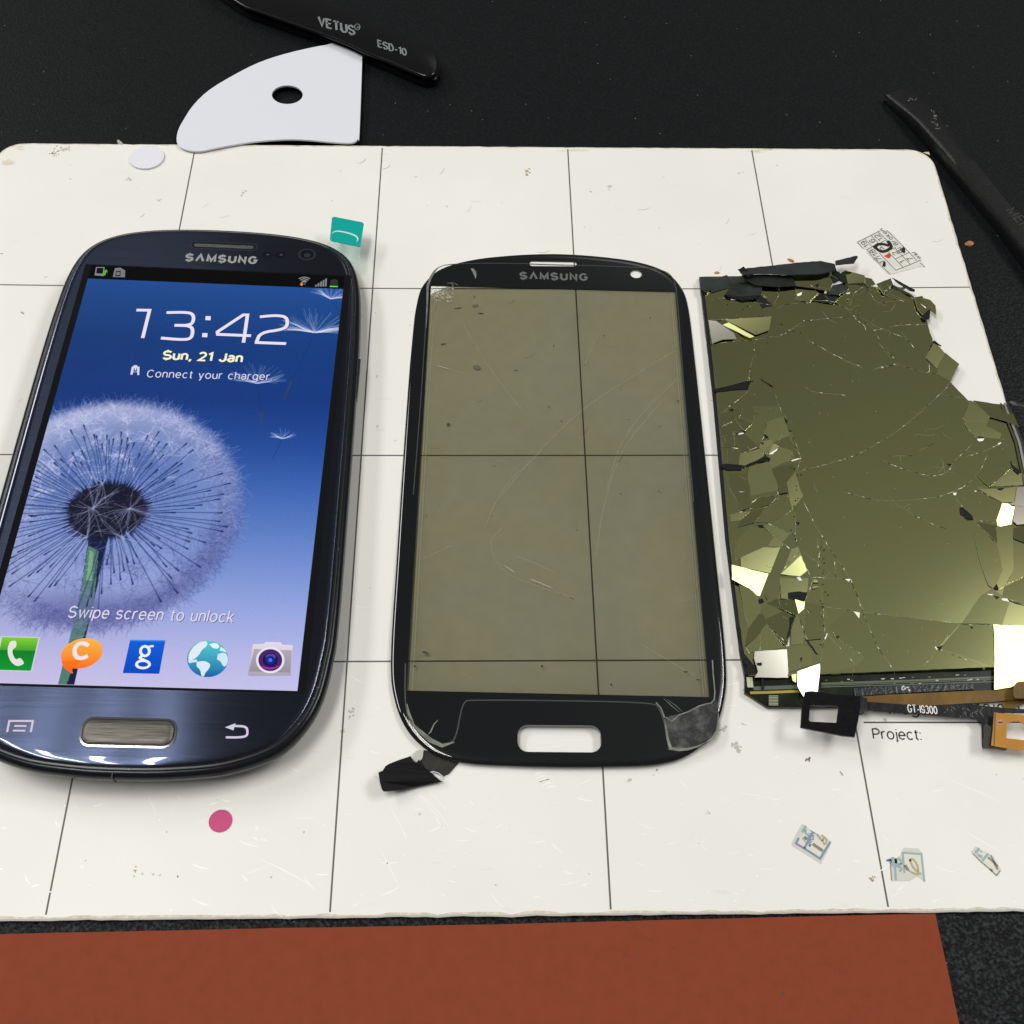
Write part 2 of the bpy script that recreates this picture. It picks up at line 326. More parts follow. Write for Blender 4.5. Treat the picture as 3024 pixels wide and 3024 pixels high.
# ================================================================== setting: the work surface
def desk_material():
    m, t, b = new_mat('black_rubber_desk')
    tcn = t.nodes.new('ShaderNodeTexCoord')
    def noise(sc, det=2): 
        n = t.nodes.new('ShaderNodeTexNoise'); n.inputs['Scale'].default_value = sc; n.inputs['Detail'].default_value = det
        t.links.new(tcn.outputs['Object'], n.inputs['Vector']); return n
    n1 = noise(1500, 2); n2 = noise(620, 3); n3 = noise(14, 3)
    v = t.nodes.new('ShaderNodeTexVoronoi'); v.inputs['Scale'].default_value = 1500; t.links.new(tcn.outputs['Object'], v.inputs['Vector'])
    add = t.nodes.new('ShaderNodeMath'); add.operation = 'ADD'; t.links.new(n1.outputs[0], add.inputs[0]); t.links.new(v.outputs['Distance'], add.inputs[1])
    bp = t.nodes.new('ShaderNodeBump'); bp.inputs['Strength'].default_value = .9; bp.inputs['Distance'].default_value = .00016
    t.links.new(add.outputs[0], bp.inputs['Height']); t.links.new(bp.outputs[0], b.inputs['Normal'])
    r = t.nodes.new('ShaderNodeMapRange'); r.inputs[1].default_value = .46; r.inputs[2].default_value = .72; r.inputs[3].default_value = .3; r.inputs[4].default_value = 5.0
    t.links.new(n1.outputs[0], r.inputs[0])
    x = t.nodes.new('ShaderNodeVectorMath'); x.operation = 'SCALE'; x.inputs[0].default_value = (.0056, .0064, .0074); t.links.new(r.outputs[0], x.inputs['Scale'])
    sp = t.nodes.new('ShaderNodeSeparateXYZ'); t.links.new(tcn.outputs['Object'], sp.inputs[0])
    wr = t.nodes.new('ShaderNodeMapRange'); wr.inputs[1].default_value = .03; wr.inputs[2].default_value = .17; wr.inputs[3].default_value = 5.5; wr.inputs[4].default_value = 1.7; t.links.new(sp.outputs[1], wr.inputs[0]); t.links.new(wr.outputs[0], r.inputs[4])
    wb = t.nodes.new('ShaderNodeMapRange'); wb.inputs[1].default_value = .03; wb.inputs[2].default_value = .17; wb.inputs[3].default_value = 1.0; wb.inputs[4].default_value = .35; t.links.new(sp.outputs[1], wb.inputs[0]); t.links.new(wb.outputs[0], bp.inputs['Strength'])
    wc_ = t.nodes.new('ShaderNodeMapRange'); wc_.inputs[1].default_value = .03; wc_.inputs[2].default_value = .17; wc_.inputs[3].default_value = .3; wc_.inputs[4].default_value = .85; t.links.new(sp.outputs[1], wc_.inputs[0]); t.links.new(wc_.outputs[0], r.inputs[3])
    # pale dust specks
    vd = t.nodes.new('ShaderNodeTexVoronoi'); vd.inputs['Scale'].default_value = 330; t.links.new(tcn.outputs['Object'], vd.inputs['Vector'])
    lt = t.nodes.new('ShaderNodeMath'); lt.operation = 'LESS_THAN'; lt.inputs[1].default_value = .055; t.links.new(vd.outputs['Distance'], lt.inputs[0])
    wn = t.nodes.new('ShaderNodeSeparateColor'); t.links.new(vd.outputs['Color'], wn.inputs[0])
    gt = t.nodes.new('ShaderNodeMath'); gt.operation = 'GREATER_THAN'; gt.inputs[1].default_value = .82; t.links.new(wn.outputs[0], gt.inputs[0])
    mu = t.nodes.new('ShaderNodeMath'); mu.operation = 'MULTIPLY'; t.links.new(lt.outputs[0], mu.inputs[0]); t.links.new(gt.outputs[0], mu.inputs[1])
    mix = t.nodes.new('ShaderNodeMix'); mix.data_type = 'RGBA'; t.links.new(mu.outputs[0], mix.inputs['Factor'])
    t.links.new(x.outputs[0], mix.inputs[6]); mix.inputs[7].default_value = (.16, .17, .18, 1)
    t.links.new(mix.outputs[2], b.inputs['Base Color'])
    setp(b, Roughness=.5, Specular_IOR_Level=.15)
    return m
DESKZ = -1.15
dm = MB(); dm.flat([(-420, -330), (720, -330), (720, 720), (-420, 720)], DESKZ)
tagm(dm.build('desk_surface', desk_material()), None, None, kind='structure')

# ================================================================== white gridded project mat
def mat_material():
    m, t, b = new_mat('white_laminate')
    tcn = t.nodes.new('ShaderNodeTexCoord')
    n = t.nodes.new('ShaderNodeTexNoise'); n.inputs['Scale'].default_value = 26; n.inputs['Detail'].default_value = 6; t.links.new(tcn.outputs['Object'], n.inputs['Vector'])
    r = t.nodes.new('ShaderNodeValToRGB'); r.color_ramp.elements[0].position = .3; r.color_ramp.elements[1].position = .7
    r.color_ramp.elements[0].color = (.80, .79, .745, 1); r.color_ramp.elements[1].color = (.845, .838, .80, 1); t.links.new(n.outputs[0], r.inputs[0])
    # sparse fine scuffs, elongated
    mp = t.nodes.new('ShaderNodeMapping'); mp.inputs['Scale'].default_value = (90, 420, 1); mp.inputs['Rotation'].default_value = (0, 0, .6); t.links.new(tcn.outputs['Object'], mp.inputs[0])
    n2 = t.nodes.new('ShaderNodeTexNoise'); n2.inputs['Scale'].default_value = 1.0; n2.inputs['Detail'].default_value = 3; t.links.new(mp.outputs[0], n2.inputs['Vector'])
    g = t.nodes.new('ShaderNodeMapRange'); g.inputs[1].default_value = .68; g.inputs[2].default_value = .78; g.inputs[3].default_value = 1; g.inputs[4].default_value = .9; t.links.new(n2.outputs[0], g.inputs[0])
    x = t.nodes.new('ShaderNodeVectorMath'); x.operation = 'SCALE'; t.links.new(r.outputs[0], x.inputs[0]); t.links.new(g.outputs[0], x.inputs['Scale'])
    t.links.new(x.outputs[0], b.inputs['Base Color'])
    n3 = t.nodes.new('ShaderNodeTexNoise'); n3.inputs['Scale'].default_value = 240; n3.inputs['Detail'].default_value = 3; t.links.new(tcn.outputs['Object'], n3.inputs['Vector'])
    bp = t.nodes.new('ShaderNodeBump'); bp.inputs['Strength'].default_value = .12; bp.inputs['Distance'].default_value = .0002; t.links.new(n3.outputs[0], bp.inputs['Height']); t.links.new(bp.outputs[0], b.inputs['Normal'])
    setp(b, Roughness=.42, Specular_IOR_Level=.35)
    return m
X0, X1, Y0, Y1 = -2.0, 249.2, 0.9, 200.6
mf = FLAT(0, 0, 0)
pm = thing('project_mat', 'large white magnetic work mat ruled with thin grey grid lines, under the phones', 'mat', mf)
out = []
def edge_y(x, y): return y
pts = rrect((X0+X1)/2, (Y0+Y1)/2, X1-X0, Y1-Y0, 6.5, 9)
dense = []
for i in range(len(pts)):
    a = np.array(pts[i]); b = np.array(pts[(i+1) % len(pts)]); k = max(1, int(np.linalg.norm(b-a)/2.2))
    for j in range(k): dense.append(tuple(a+(b-a)*j/k+np.array([random.gauss(0, .05), random.gauss(0, .05)])*(k > 1)))
mb = MB(); loft(mb, dense, [(.25, DESKZ+.03), (0, -.75), (0, -.28), (.28, 0.0)])
mb.build('mat_sheet', mat_material(), pm, smooth=35)
edge = MB(); n = len(dense)
inner = [tuple(np.array(p)+np.array(q)*random.uniform(.15, .75)) for p, q in zip(offset(dense, .29), [np.array(b)-np.array(a) for a, b in zip(offset(dense, .29), offset(dense, 1.0))])]
o1 = offset(dense, .30)
edge.add([(p[0], p[1], .006) for p in o1]+[(p[0], p[1], .006) for p in inner], [(i, (i+1) % n, n+(i+1) % n, n+i) for i in range(n)])
edge.build('worn_edge', M('yellowed_edge', (.62, .58, .47), .6, var=(900, .22)), pm)
lines = MB(); LW = .34
for i in (1, 2, 3, 4):
    lines.ribbon([(50*i, Y0+.95), (50*i, Y1-1.0)], LW, .012)
for j in (1, 2, 3):
    yb = lambda x: 50*j+(-.55*((x-120)/120)**2+.25 if j == 3 else -.0)
    # horizontal rules bow very slightly on the worn mat
    lines.ribbon([(x, 50*j+({3: .95, 2: .35, 1: 0}[j])*(((x-115)/120)**2)-({3: .75, 2: .30, 1: 0}[j])) for x in np.linspace(X0+.6, X1-.6, 40)], LW, .014)
lines.build('printed_grid', M('grid_ink', (.10, .10, .092), .55), pm)
ink = M('print_ink', (.035, .03, .03), .5)
tx = MB()
a, b = tr('U', [(296, 668), (812, 680)]); put_strokes(tx, 'Project:', a, b, 2.0, .014, weight=.15, gap=.2, wide=1.05)
a, b = tr('U', [(472, 400), (1930, 388)]); b = (a[0]+(b[0]-a[0])*1.13, b[1]); put_strokes(tx, 'Magnetic Project M', a, b, 2.5, .014, weight=.12)
l = tr('U', [(185, 492), (1500, 492)]); l.append((247, l[-1][1])); tx.ribbon(l, .3, .016)
tx.build('printed_text', ink, pm)

# stains and scuffs on the mat
st = MB(); STC = [L3(172, 160, 132), L3(150, 135, 105), L3(196, 190, 170), L3(186, 184, 172), L3(120, 100, 70)]
def blob(x, y, rx, ry, a, jit=.35, n=14): 
    return [(x+p[0]*(1+random.uniform(-jit, jit)), y+p[1]*(1+random.uniform(-jit, jit))) for p in ell(0, 0, rx, ry, n, a)]
big = [(160, 447, 13, 1, 2), (168, 459, 9, 0, 2), (200, 440, 10, 2, 5), (182, 440, 14, 3, 4), (1555, 506, 9, 0, 3), (1562, 513, 8, 1, 2), (1800, 552, 10, 3, 2), (2184, 513, 7, 0, 1),
       (2387, 2240, 8, 4, 1), (2178, 2215, 10, 3, 3), (2390, 1800, 3, 0, 1), (402, 2560, 3, 0, 2), (400, 2572, 4, 0, 3), (396, 2588, 3, 0, 2), (420, 2580, 4, 2, 2), (450, 2583, 5, 2, 2), (470, 2585, 4, 2, 2), (2390, 2245, 5, 1, 1), (2620, 2060, 8, 2, 2),
       (2135, 2150, 9, 3, 2), (2168, 2200, 12, 3, 3), (2092, 2400, 6, 3, 1), (720, 570, 9, 3, 3), (382, 531, 9, 3, 3), (470, 592, 6, 3, 3), (1116, 1259, 5, 0, 1), (1167, 1301, 3, 0, 1),
       (2577, 2593, 7, 0, 2), (2578, 2600, 5, 1, 1), (1240, 2405, 5, 2, 2), (1030, 2120, 5, 0, 1), (1040, 2100, 10, 3, 2), (1010, 2160, 8, 2, 2), (2614, 2127, 10, 2, 2), (1860, 2305, 8, 3, 2), (1940, 2275, 4, 4, 1)]
for (u, v, r, c, k) in big:
    for q in range(2*k+3):
        p = at(u+random.gauss(0, r*.5), v+random.gauss(0, r*.4)); s = r*.038*random.uniform(.4, 1)
        st.flat(blob(p[0], p[1], s, s*random.uniform(.4, .9), random.uniform(0, 3)), .010+random.random()*.002, 0, STC[c])
for q in range(140):
    x, y = random.uniform(X0+3, X1-3), random.uniform(Y0+3, Y1-3); s = random.uniform(.08, .26)
    st.flat(blob(x, y, s*random.choice((1, 1, 2.5)), s*.7, random.uniform(0, 3), n=8), .009, 0, random.choice([STC[2], STC[3], STC[3], L3(150, 146, 136)]))
for (u, v, rx, ry) in ((20, 480, 40, 16), (2240, 447, 60, 5), (2745, 450, 30, 8), (1700, 444, 90, 4), (1300, 2712, 60, 3), (2050, 2704, 80, 3), (700, 2718, 70, 3), (2900, 2695, 60, 4), (640, 446, 40, 4), (60, 437, 30, 6)):
    p = at(u, v); k_ = .065
    for q in range(3): st.flat([(max(X0+.7, min(X1-.7, a_)), max(Y0+.5, min(Y1-.5, b_))) for a_, b_ in blob(p[0]+random.uniform(-1, 1)*rx*k_*.3, p[1]+random.uniform(-.5, .5), rx*k_*random.uniform(.4, .8), ry*k_*random.uniform(.5, 1), 0, .4, 16)], .0085+q*.0003, 0, lin((226-6*q, 219-6*q, 200-8*q)))
for q in range(46):                      # grey scuffs, mostly in the upper half
    x, y = random.uniform(0, 245), random.uniform(90, 197); a = random.uniform(-.3, .9); ll = random.uniform(1, 4)
    st.ribbon(chaikin([(x, y), (x+ll*.5*math.cos(a), y+ll*.5*math.sin(a)+random.uniform(-.2, .2)), (x+ll*math.cos(a+.3), y+ll*math.sin(a+.3))], 1), random.uniform(.1, .3), .011, 0, L3(*random.choice([(190, 188, 176), (200, 198, 186), (168, 165, 150)])), taper=True)
vcol, t, b = new_mat('stain_marks'); ca = t.nodes.new('ShaderNodeVertexColor'); ca.layer_name = 'Col'; t.links.new(ca.outputs[0], b.inputs['Base Color']); setp(b, Roughness=.6)
o = st.build('stain_marks', vcol, pm); o['kind'] = 'stuff'
sc = MB()
for q in range(250):                     # shiny pale scratches, lower half
    x = random.uniform(0, 245); y = 2+abs(random.gauss(0, 22)); 
    if y > 95: continue
    a = random.choice((random.uniform(-1.2, -.3), random.uniform(-.3, .5))); ll = random.choice((.5, .8, 1.6, 3.2))*random.uniform(.6, 1.3)
    sc.ribbon(chaikin([(x, y), (x+ll*.5*math.cos(a), y+ll*.5*math.sin(a)), (x+ll*math.cos(a+.15), y+ll*math.sin(a+.15))], 1), random.uniform(.09, .3), .013, 0, taper=True)
for cl in ([(1220, 2330), (1290, 2390), (1330, 2450)], [(1235, 2345), (1300, 2420)], [(1265, 2332), (1320, 2395)], [(1150, 2380), (1185, 2440), (1200, 2480)], [(1700, 2320), (1750, 2300)], [(765, 2535), (860, 2580), (915, 2615)], [(1118, 2500), (1150, 2560), (1180, 2620)],
           [(1580, 2290), (1620, 2280)], [(1590, 2310), (1625, 2300)], [(2180, 2340), (2300, 2360)], [(2800, 2300), (2960, 2370)], [(2850, 2455), (2960, 2520)], [(1040, 1790), (1095, 1795)], [(2130, 2025), (2190, 2015)], [(2140, 2085), (2180, 2082)]):
    sc.ribbon(chaikin([at(*p)[:2] for p in cl], 2), .16, .013, taper=True)
for q in range(5):
    c = at(1590+q*9, 2285+q*10); sc.ribbon([(c[0]-1, c[1]-.3), (c[0], c[1]+.2), (c[0]+1, c[1]+.2)], .35, .013, taper=True)
o = sc.build('scratch_marks', M('bare_scratch', (.93, .92, .88), .3), pm); o['kind'] = 'stuff'

# ================================================================== terracotta sheet
rf_pts = [tuple(at(u, v, .45)[:2]) for u, v in ((2762, 2698), (2200, 2711), (1500, 2729), (700, 2743), (0, 2758.5), (-300, 2765))]
rb = [tuple(at(u, v, .45)[:2]) for u, v in ((2833, 3024), (2880, 3240))]
rfr = FLAT(110, -40)
rp = ccw(local(rfr, [*rf_pts, (rf_pts[-1][0]-10, -90), (rb[-1][0], -90), *rb[::-1]]))
rm = MB(); rm.prism(jag(rp, .035, 3), DESKZ+.02, .45)
ro = rm.build('silicone_sheet', M('terracotta_silicone', (.235, .051, .023), .75, spec=.12, bump=(1400, .4, .00012), var=(420, .05)), bevel=.12)
ro.location = tuple(rfr.o*MM); tagm(ro, 'flat terracotta red rubber sheet along the bottom edge, in front of the white mat', 'sheet')
dmk = MB()
for (u, v, r) in ((2312, 2935, 7), (1847, 2820, 4), (1975, 2905, 3), (2570, 2978, 5), (2500, 2872, 3)):
    p = at(u, v, .46); dmk.flat(blob(p[0]-110, p[1]+40, r*.05, r*.045, 0), .462)
o = dmk.build('oil_spot', M('dark_spot', (.10, .03, .018), .6), ro)

# ================================================================== intact smartphone
PH = Frame((32.352, 41.730, 9.838, -.0085012, .0340688, -.0191230))
ph = thing('smartphone', 'switched on dark blue smartphone with a dandelion lock screen showing 13:42', 'smartphone', PH)
def pl(w, pts, z=0.0): return [PH.loc(u, v, z) for u, v in px(w, pts)]
CX = 29.9
half = [(0, 121.3), (10, 121.0), (18, 120.1), (24.7, 118.3), (29.6, 115.3), (32.7, 111.0), (34.5, 104.3), (35.3, 95), (35.8, 79), (36.05, 42), (36.1, 15), (35.7, 7), (34.5, -.8), (31.8, -7.0), (27.1, -12.1), (18.6, -15.5), (9, -16.8), (0, -17.1)]
def sym(h, cx): return ccw(catmull([(cx+a, b) for a, b in h]+[(cx-a, b) for a, b in h[-2:0:-1]], 9))
PO = [(x-1.15*min(1, max(0, (y-20)/90)), y) for x, y in sym(half, CX)]
bc = MB(); loft(bc, PO, [(11, -8.5), (7, -8.3), (4.0, -7.6), (2.0, -6.4), (.8, -5.0), (.25, -3.9), (.25, -3.2)])
bc.build('back_cover', M('blue_black_gloss', (.012, .015, .024), .12, coat=.6), ph, smooth=60)
fr_ = MB(); loft(fr_, PO, [(.3, -4.0), (.05, -3.6), (-.05, -2.9), (0, -2.2), (.25, -1.5), (.7, -1.05), (1.2, -1.0)], cap0=False, cap1=False)
fr_.build('side_frame', M('dark_chrome', (.022, .025, .031), .22, metal=.7, spec=.3), ph, smooth=60)
lip = MB(); loft(lip, PO, [(1.05, -1.3), (1.05, -.85), (1.3, -.68), (1.75, -.72)], cap0=False, cap1=False)
lip.build('gasket', M('black_gasket', (.008, .009, .011), .3), ph, smooth=60)

def brushed():
    m, t, b = new_mat('brushed_blue_bezel')
    tcn = t.nodes.new('ShaderNodeTexCoord'); mp = t.nodes.new('ShaderNodeMapping'); mp.inputs['Scale'].default_value = (55, 3600, 1); t.links.new(tcn.outputs['Object'], mp.inputs[0])
    n = t.nodes.new('ShaderNodeTexNoise'); n.inputs['Scale'].default_value = 1; n.inputs['Detail'].default_value = 4; t.links.new(mp.outputs[0], n.inputs['Vector'])
    r = t.nodes.new('ShaderNodeValToRGB'); r.color_ramp.elements[0].position = .3; r.color_ramp.elements[1].position = .72
    r.color_ramp.elements[0].color = (.025, .032, .060, 1); r.color_ramp.elements[1].color = (.040, .051, .090, 1); t.links.new(n.outputs[0], r.inputs[0])
    t.links.new(r.outputs[0], b.inputs['Base Color'])
    tg = t.nodes.new('ShaderNodeTangent'); tg.direction_type = 'UV_MAP'; t.links.new(tg.outputs[0], b.inputs['Tangent'])
    setp(b, Metallic=1.0, Roughness=.22, Anisotropic=1.0, Anisotropic_Rotation=.25, Coat_Weight=1.0, Coat_Roughness=.02)
    return m
def add_uv(o, sx=1000/60):
    me = o.data; uv = me.uv_layers.new(name='UVMap')
    for l in me.loops: co = me.vertices[l.vertex_index].co; uv.data[l.index].uv = (co.x*sx, co.y*sx)
gl = MB(); loft(gl, PO, [(1.6, -.9), (1.63, -.55), (1.8, -.29), (2.15, -.12), (2.7, -.03), (3.4, 0)], cap0=False)
go = gl.build('front_glass', brushed(), ph, smooth=60); add_uv(go)

# --- display picture: painted procedurally on a fine vertex grid, emitted by the panel
DW, DH, RZ = 59.8, 106.3, 7.0
NW, NH = int(DW*RZ)+1, int(DH*RZ)+1
ys, xs = np.mgrid[0:NH, 0:NW]; ymm = ys/RZ; xmm = xs/RZ
stops = [(0, (196, 190, 228)), (6, (184, 182, 226)), (18, (146, 160, 216)), (32, (102, 130, 196)), (45, (64, 100, 174)), (56, (38, 74, 148)), (68, (24, 56, 124)), (84, (22, 59, 122)), (96, (29, 70, 134)), (103, (34, 76, 146))]
IMG = np.stack([np.interp(ymm, [s[0] for s in stops], [s[1][k] for s in stops]) for k in range(3)], -1)
IMG += ((xmm[..., None]-30)/30)*np.array([-2, 1, 4.0])*1.0
def stroke(p, q, w, col, al, w2=None):
    x0, y0 = p[0]*RZ, p[1]*RZ; x1, y1 = q[0]*RZ, q[1]*RZ; w *= RZ; w2 = w if w2 is None else w2*RZ; mw = max(w, w2)+1.5
    ia, ib = max(0, int(min(x0, x1)-mw)), min(NW, int(max(x0, x1)+mw)+1); ja, jb = max(0, int(min(y0, y1)-mw)), min(NH, int(max(y0, y1)+mw)+1)
    if ia >= ib or ja >= jb: return
    X = xs[ja:jb, ia:ib]; Y = ys[ja:jb, ia:ib]; dx, dy = x1-x0, y1-y0; L2 = dx*dx+dy*dy+1e-9
    t = np.clip(((X-x0)*dx+(Y-y0)*dy)/L2, 0, 1); d = np.hypot(X-x0-t*dx, Y-y0-t*dy)
    a = (al*np.clip((w+(w2-w)*t)/2+.5-d, 0, 1))[..., None]
    IMG[ja:jb, ia:ib] = IMG[ja:jb, ia:ib]*(1-a)+np.array(col, float)*a
def curve(P, w, col, al, w2=None):
    for k in range(len(P)-1): stroke(P[k], P[k+1], w if w2 is None else w+(w2-w)*k/(len(P)-1), col, al)
def fillp(P, col, al=1.0):
    P = np.array(P)*RZ; ia, ib = max(0, int(P[:, 0].min())-1), min(NW, int(P[:, 0].max())+2); ja, jb = max(0, int(P[:, 1].min())-1), min(NH, int(P[:, 1].max())+2)
    X = xs[ja:jb, ia:ib]+.01; Y = ys[ja:jb, ia:ib]+.01; ins = np.zeros(X.shape, bool); n = len(P)
    for i in range(n):
        xa, ya = P[i]; xb, yb = P[(i+1) % n]
        if abs(yb-ya) < 1e-9: continue
        ins ^= ((ya > Y) != (yb > Y)) & (X < (xb-xa)*(Y-ya)/(yb-ya)+xa)
    a = (ins*al)[..., None]; IMG[ja:jb, ia:ib] = IMG[ja:jb, ia:ib]*(1-a)+np.array(col, float)*a
HC = np.array(pl('T', [(765, 985)])[0]); BT = np.array(pl('T', [(900, 190)])[0]); BR = np.array(pl('T', [(1745, 960)])[0]); BB = np.array(pl('T', [(760, 1860)])[0])
BC = np.array([BT[0]*.4+HC[0]*.6-.5, (BT[1]+BB[1])/2]); RY_ = (BT[1]-BB[1])/2; RX_ = BR[0]-BC[0]
rr = np.hypot((xmm-BC[0])/RX_, (ymm-BC[1])/RY_); ang = np.arctan2((ymm-BC[1])/RY_, (xmm-BC[0])/RX_)
lit = np.clip(.5+.55*np.cos(ang-math.radians(118)), 0, 1)          # pale on the upper left, dusky lower right
def soft(a, b, x): t = np.clip((x-a)/(b-a), 0, 1); return t*t*(3-2*t)
ins = 1-soft(.90, 1.02, rr)
a = (ins*(.24+.56*soft(.35, .97, rr)*lit))[..., None]; IMG = IMG*(1-a)+np.array((192, 194, 228.))*a
a = (ins*.5*soft(.66, .95, rr)*(1-lit)**1.2)[..., None]; IMG = IMG*(1-a)+np.array((84, 92, 152.))*a
def litv(p): 
    an = math.atan2((p[1]-BC[1])/RY_, (p[0]-BC[0])/RX_); return min(1, max(0, .5+.6*math.cos(an-math.radians(118))))
def hair(p, an, ln, col, al, w=.09, bend=.35):
    b = random.uniform(-bend, bend); q = p+np.array([math.cos(an), math.sin(an)])*ln*.5; r = q+np.array([math.cos(an+b), math.sin(an+b)])*ln*.5
    curve([p, q, r], w, col, al)
for i in range(330):                     # seed parachutes over the ball
    rad = math.sqrt(random.random())*.93; an = random.uniform(0, 2*math.pi); p = BC+np.array([math.cos(an)*rad*RX_, math.sin(an)*rad*RY_])
    lv = litv(p); nh = random.randint(9, 17); ln = random.uniform(2.2, 5.4)*(1-.3*rad)
    if rad < .35 and random.random() < .55: continue
    for k in range(nh):
        if random.random() < lv+.12: col, al = (random.choice([(206, 208, 240), (190, 196, 234), (222, 220, 246)])), .30*(.35+lv)
        else: col, al = (58, 66, 122), .24
        hair(p, random.uniform(0, 2*math.pi), ln*random.uniform(.5, 1), col, al, .085)
for i in range(2700):                    # fringe round the rim
    an = random.uniform(0, 2*math.pi); rad = random.uniform(.80, .99); p = BC+np.array([math.cos(an)*rad*RX_, math.sin(an)*rad*RY_]); lv = litv(p)
    col = (210, 208, 240) if random.random() < lv*1.15 else (62, 68, 128)
    hair(p, an+random.gauss(0, .75), random.uniform(1.0, 3.0), col, .26, .09, .6)
# stem
s0 = pl('X', [(830, 640), (1010, 640), (880, 1270), (740, 1270)]); s1 = pl('P', [(300, 390), (385, 392)])
s0[0] = (s0[0][0]+.1, s0[0][1]+1.4); s0[1] = (s0[1][0]+.1, s0[1][1]+1.4)
fillp([s0[0], s0[1], s0[2], s1[1], s1[0], s0[3]], (22, 30, 62)); g0 = np.array(s0[0])+(.3, -2.4)
fillp([g0, np.array(s0[0])+(2.6, -3.6), np.array(s0[3])+(3.0, 0), np.array(s1[0])+(1.6, 0), s1[0], s0[3]], (92, 138, 118), .85)
fillp([g0+(.5, -1), g0+(1.3, -1.5), np.array(s0[3])+(1.5, 6), np.array(s0[3])+(.4, 6)], (132, 182, 128), .75)
for i in range(70):
    y = random.uniform(s1[0][1]+9, s0[0][1]-1); x = np.interp(y, [s0[3][1], s0[0][1]], [s0[3][0], s0[0][0]]); hair(np.array([x, y]), random.uniform(-.6, .6), random.uniform(2, 5), (150, 165, 205), .35, .08, .8)
a = (.62*np.exp(-(((ymm-(BB[1]+5.0)-((xmm-24)/9)**2*.35)/3.6)**2))*(xmm < 52)*ins*(xmm > 6)*soft(2, 14, xmm))[..., None]; IMG = IMG*(1-a)+np.array((98, 102, 158.))*a
for i in range(900):                     # dusky fluff at the foot of the ball
    an = random.uniform(math.radians(-118), math.radians(-8)); rad = random.uniform(.80, 1.0); p = BC+np.array([math.cos(an)*rad*RX_, math.sin(an)*rad*RY_])
    hair(p, an+random.gauss(0, .9), random.uniform(1, 3), random.choice([(56, 62, 120), (72, 78, 138), (120, 126, 180)]), .30, .09, .7)
# seed stalks
for i in range(128):
    an = 2*math.pi*(i+random.uniform(-.4, .4))/128; dn = np.array([math.cos(an), math.sin(an)])
    p = HC+dn*np.array([7.4, 6.4])*.93; rad = random.uniform(.48, .93) if math.sin(an) < .5 else random.uniform(.45, .8)
    q = BC+np.array([dn[0]*RX_, dn[1]*RY_])*rad; al = .66 if math.sin(an) < .75 else .5
    if abs(dn[0]+.12) < .16 and dn[1] < 0 and random.random() < .6: continue
    m_ = (p+q)/2+np.array([random.uniform(-.5, .5), random.uniform(-.4, .4)])
    stroke(p, p+(q-p)*.13, .62, (22, 27, 50), .85, .15); curve([p, m_, q], .17, (22, 34, 84), al); e = q-(q-p)/np.linalg.norm(q-p)*1.3
    stroke(e, q, .15, (24, 34, 80), .8, .38)
# head
hp = [(HC[0]+7.5*math.cos(t_)*(1+.05*math.sin(9*t_)+random.uniform(-.04, .06)), HC[1]+6.4*math.sin(t_)*(1+.04*math.sin(11*t_)+random.uniform(-.03, .05))) for t_ in np.linspace(0, 2*math.pi, 60, endpoint=False)]
fillp(hp, (24, 26, 44))
for w_, nn in (((665, 968), 26), ((925, 970), 26), ((620, 1175), 16), ((875, 1180), 16), ((735, 790), 14)):
    c = np.array(pl('T', [w_])[0])
    for k in range(nn): hair(c, random.uniform(0, 2*math.pi), random.uniform(3, 7.5), (170, 178, 215), .62, .09, .5)
for k in range(90): hair(HC+np.array([random.gauss(0, 3.6), random.gauss(0, 3.0)]), random.uniform(0, 6.3), random.uniform(2, 4), (120, 126, 160), .34, .08, .6)
# drifting seeds
def seed(c, spread, n, ln, stalk, up=math.pi/2, al=.5):
    c = np.array(c)
    for k in range(n):
        an = up+random.uniform(-spread, spread); hair(c, an, ln*random.uniform(.6, 1.05), (206, 210, 240), al*random.uniform(.4, 1), .085, .25)
    for k in range(n): an = up+random.choice((-1, 1))*random.uniform(spread*.82, spread*1.08); hair(c, an, ln*random.uniform(.7, 1.1), (226, 226, 248), al, .10, .4)
    stroke(c, stalk[0], .10, (26, 40, 84), .8); 
    if len(stalk) > 1: stroke(stalk[0], stalk[1], .42, (58, 66, 84), .95, .15)
q = pl('S', [(1632, 672), (1510, 925), (1472, 1025), (1333, 935), (1352, 1085), (1357, 1138), (1465, 1222), (1415, 1325), (1715, 497), (1760, 565)])
seed(q[0], 1.35, 52, 7.8, [q[1], q[2]]); seed(q[3], 1.3, 34, 6.2, [q[4], q[5]], al=.34); seed(q[6], 1.3, 20, 2.8, [q[7]], al=.34); seed(q[8], 1.15, 30, 5, [q[9]], up=math.pi/2-.15, al=.42)
IMG[ymm > 102.1] = (3, 3, 5)
IMG = np.clip(IMG+rng.normal(0, 1.6, IMG.shape[:2])[..., None], 0, 255)
me = bpy.data.meshes.new('screen')
nv = NW*NH; co = np.empty((nv, 3), np.float32); co[:, 0] = (xmm*MM).ravel(); co[:, 1] = (ymm*MM).ravel(); co[:, 2] = .02*MM
me.vertices.add(nv); me.vertices.foreach_set('co', co.ravel())
idx = np.arange(nv).reshape(NH, NW); quads = np.stack([idx[:-1, :-1], idx[:-1, 1:], idx[1:, 1:], idx[1:, :-1]], -1).reshape(-1, 4)
me.loops.add(quads.size); me.loops.foreach_set('vertex_index', quads.ravel().astype(np.int32)); me.polygons.add(len(quads)); me.polygons.foreach_set('loop_start', np.arange(0, quads.size, 4, dtype=np.int32))
me.update(calc_edges=True)
ca_ = me.color_attributes.new('Col', 'FLOAT_COLOR', 'POINT'); cc = np.ones((nv, 4), np.float32); cc[:, :3] = lin(IMG).reshape(-1, 3); ca_.data.foreach_set('color', cc.ravel())
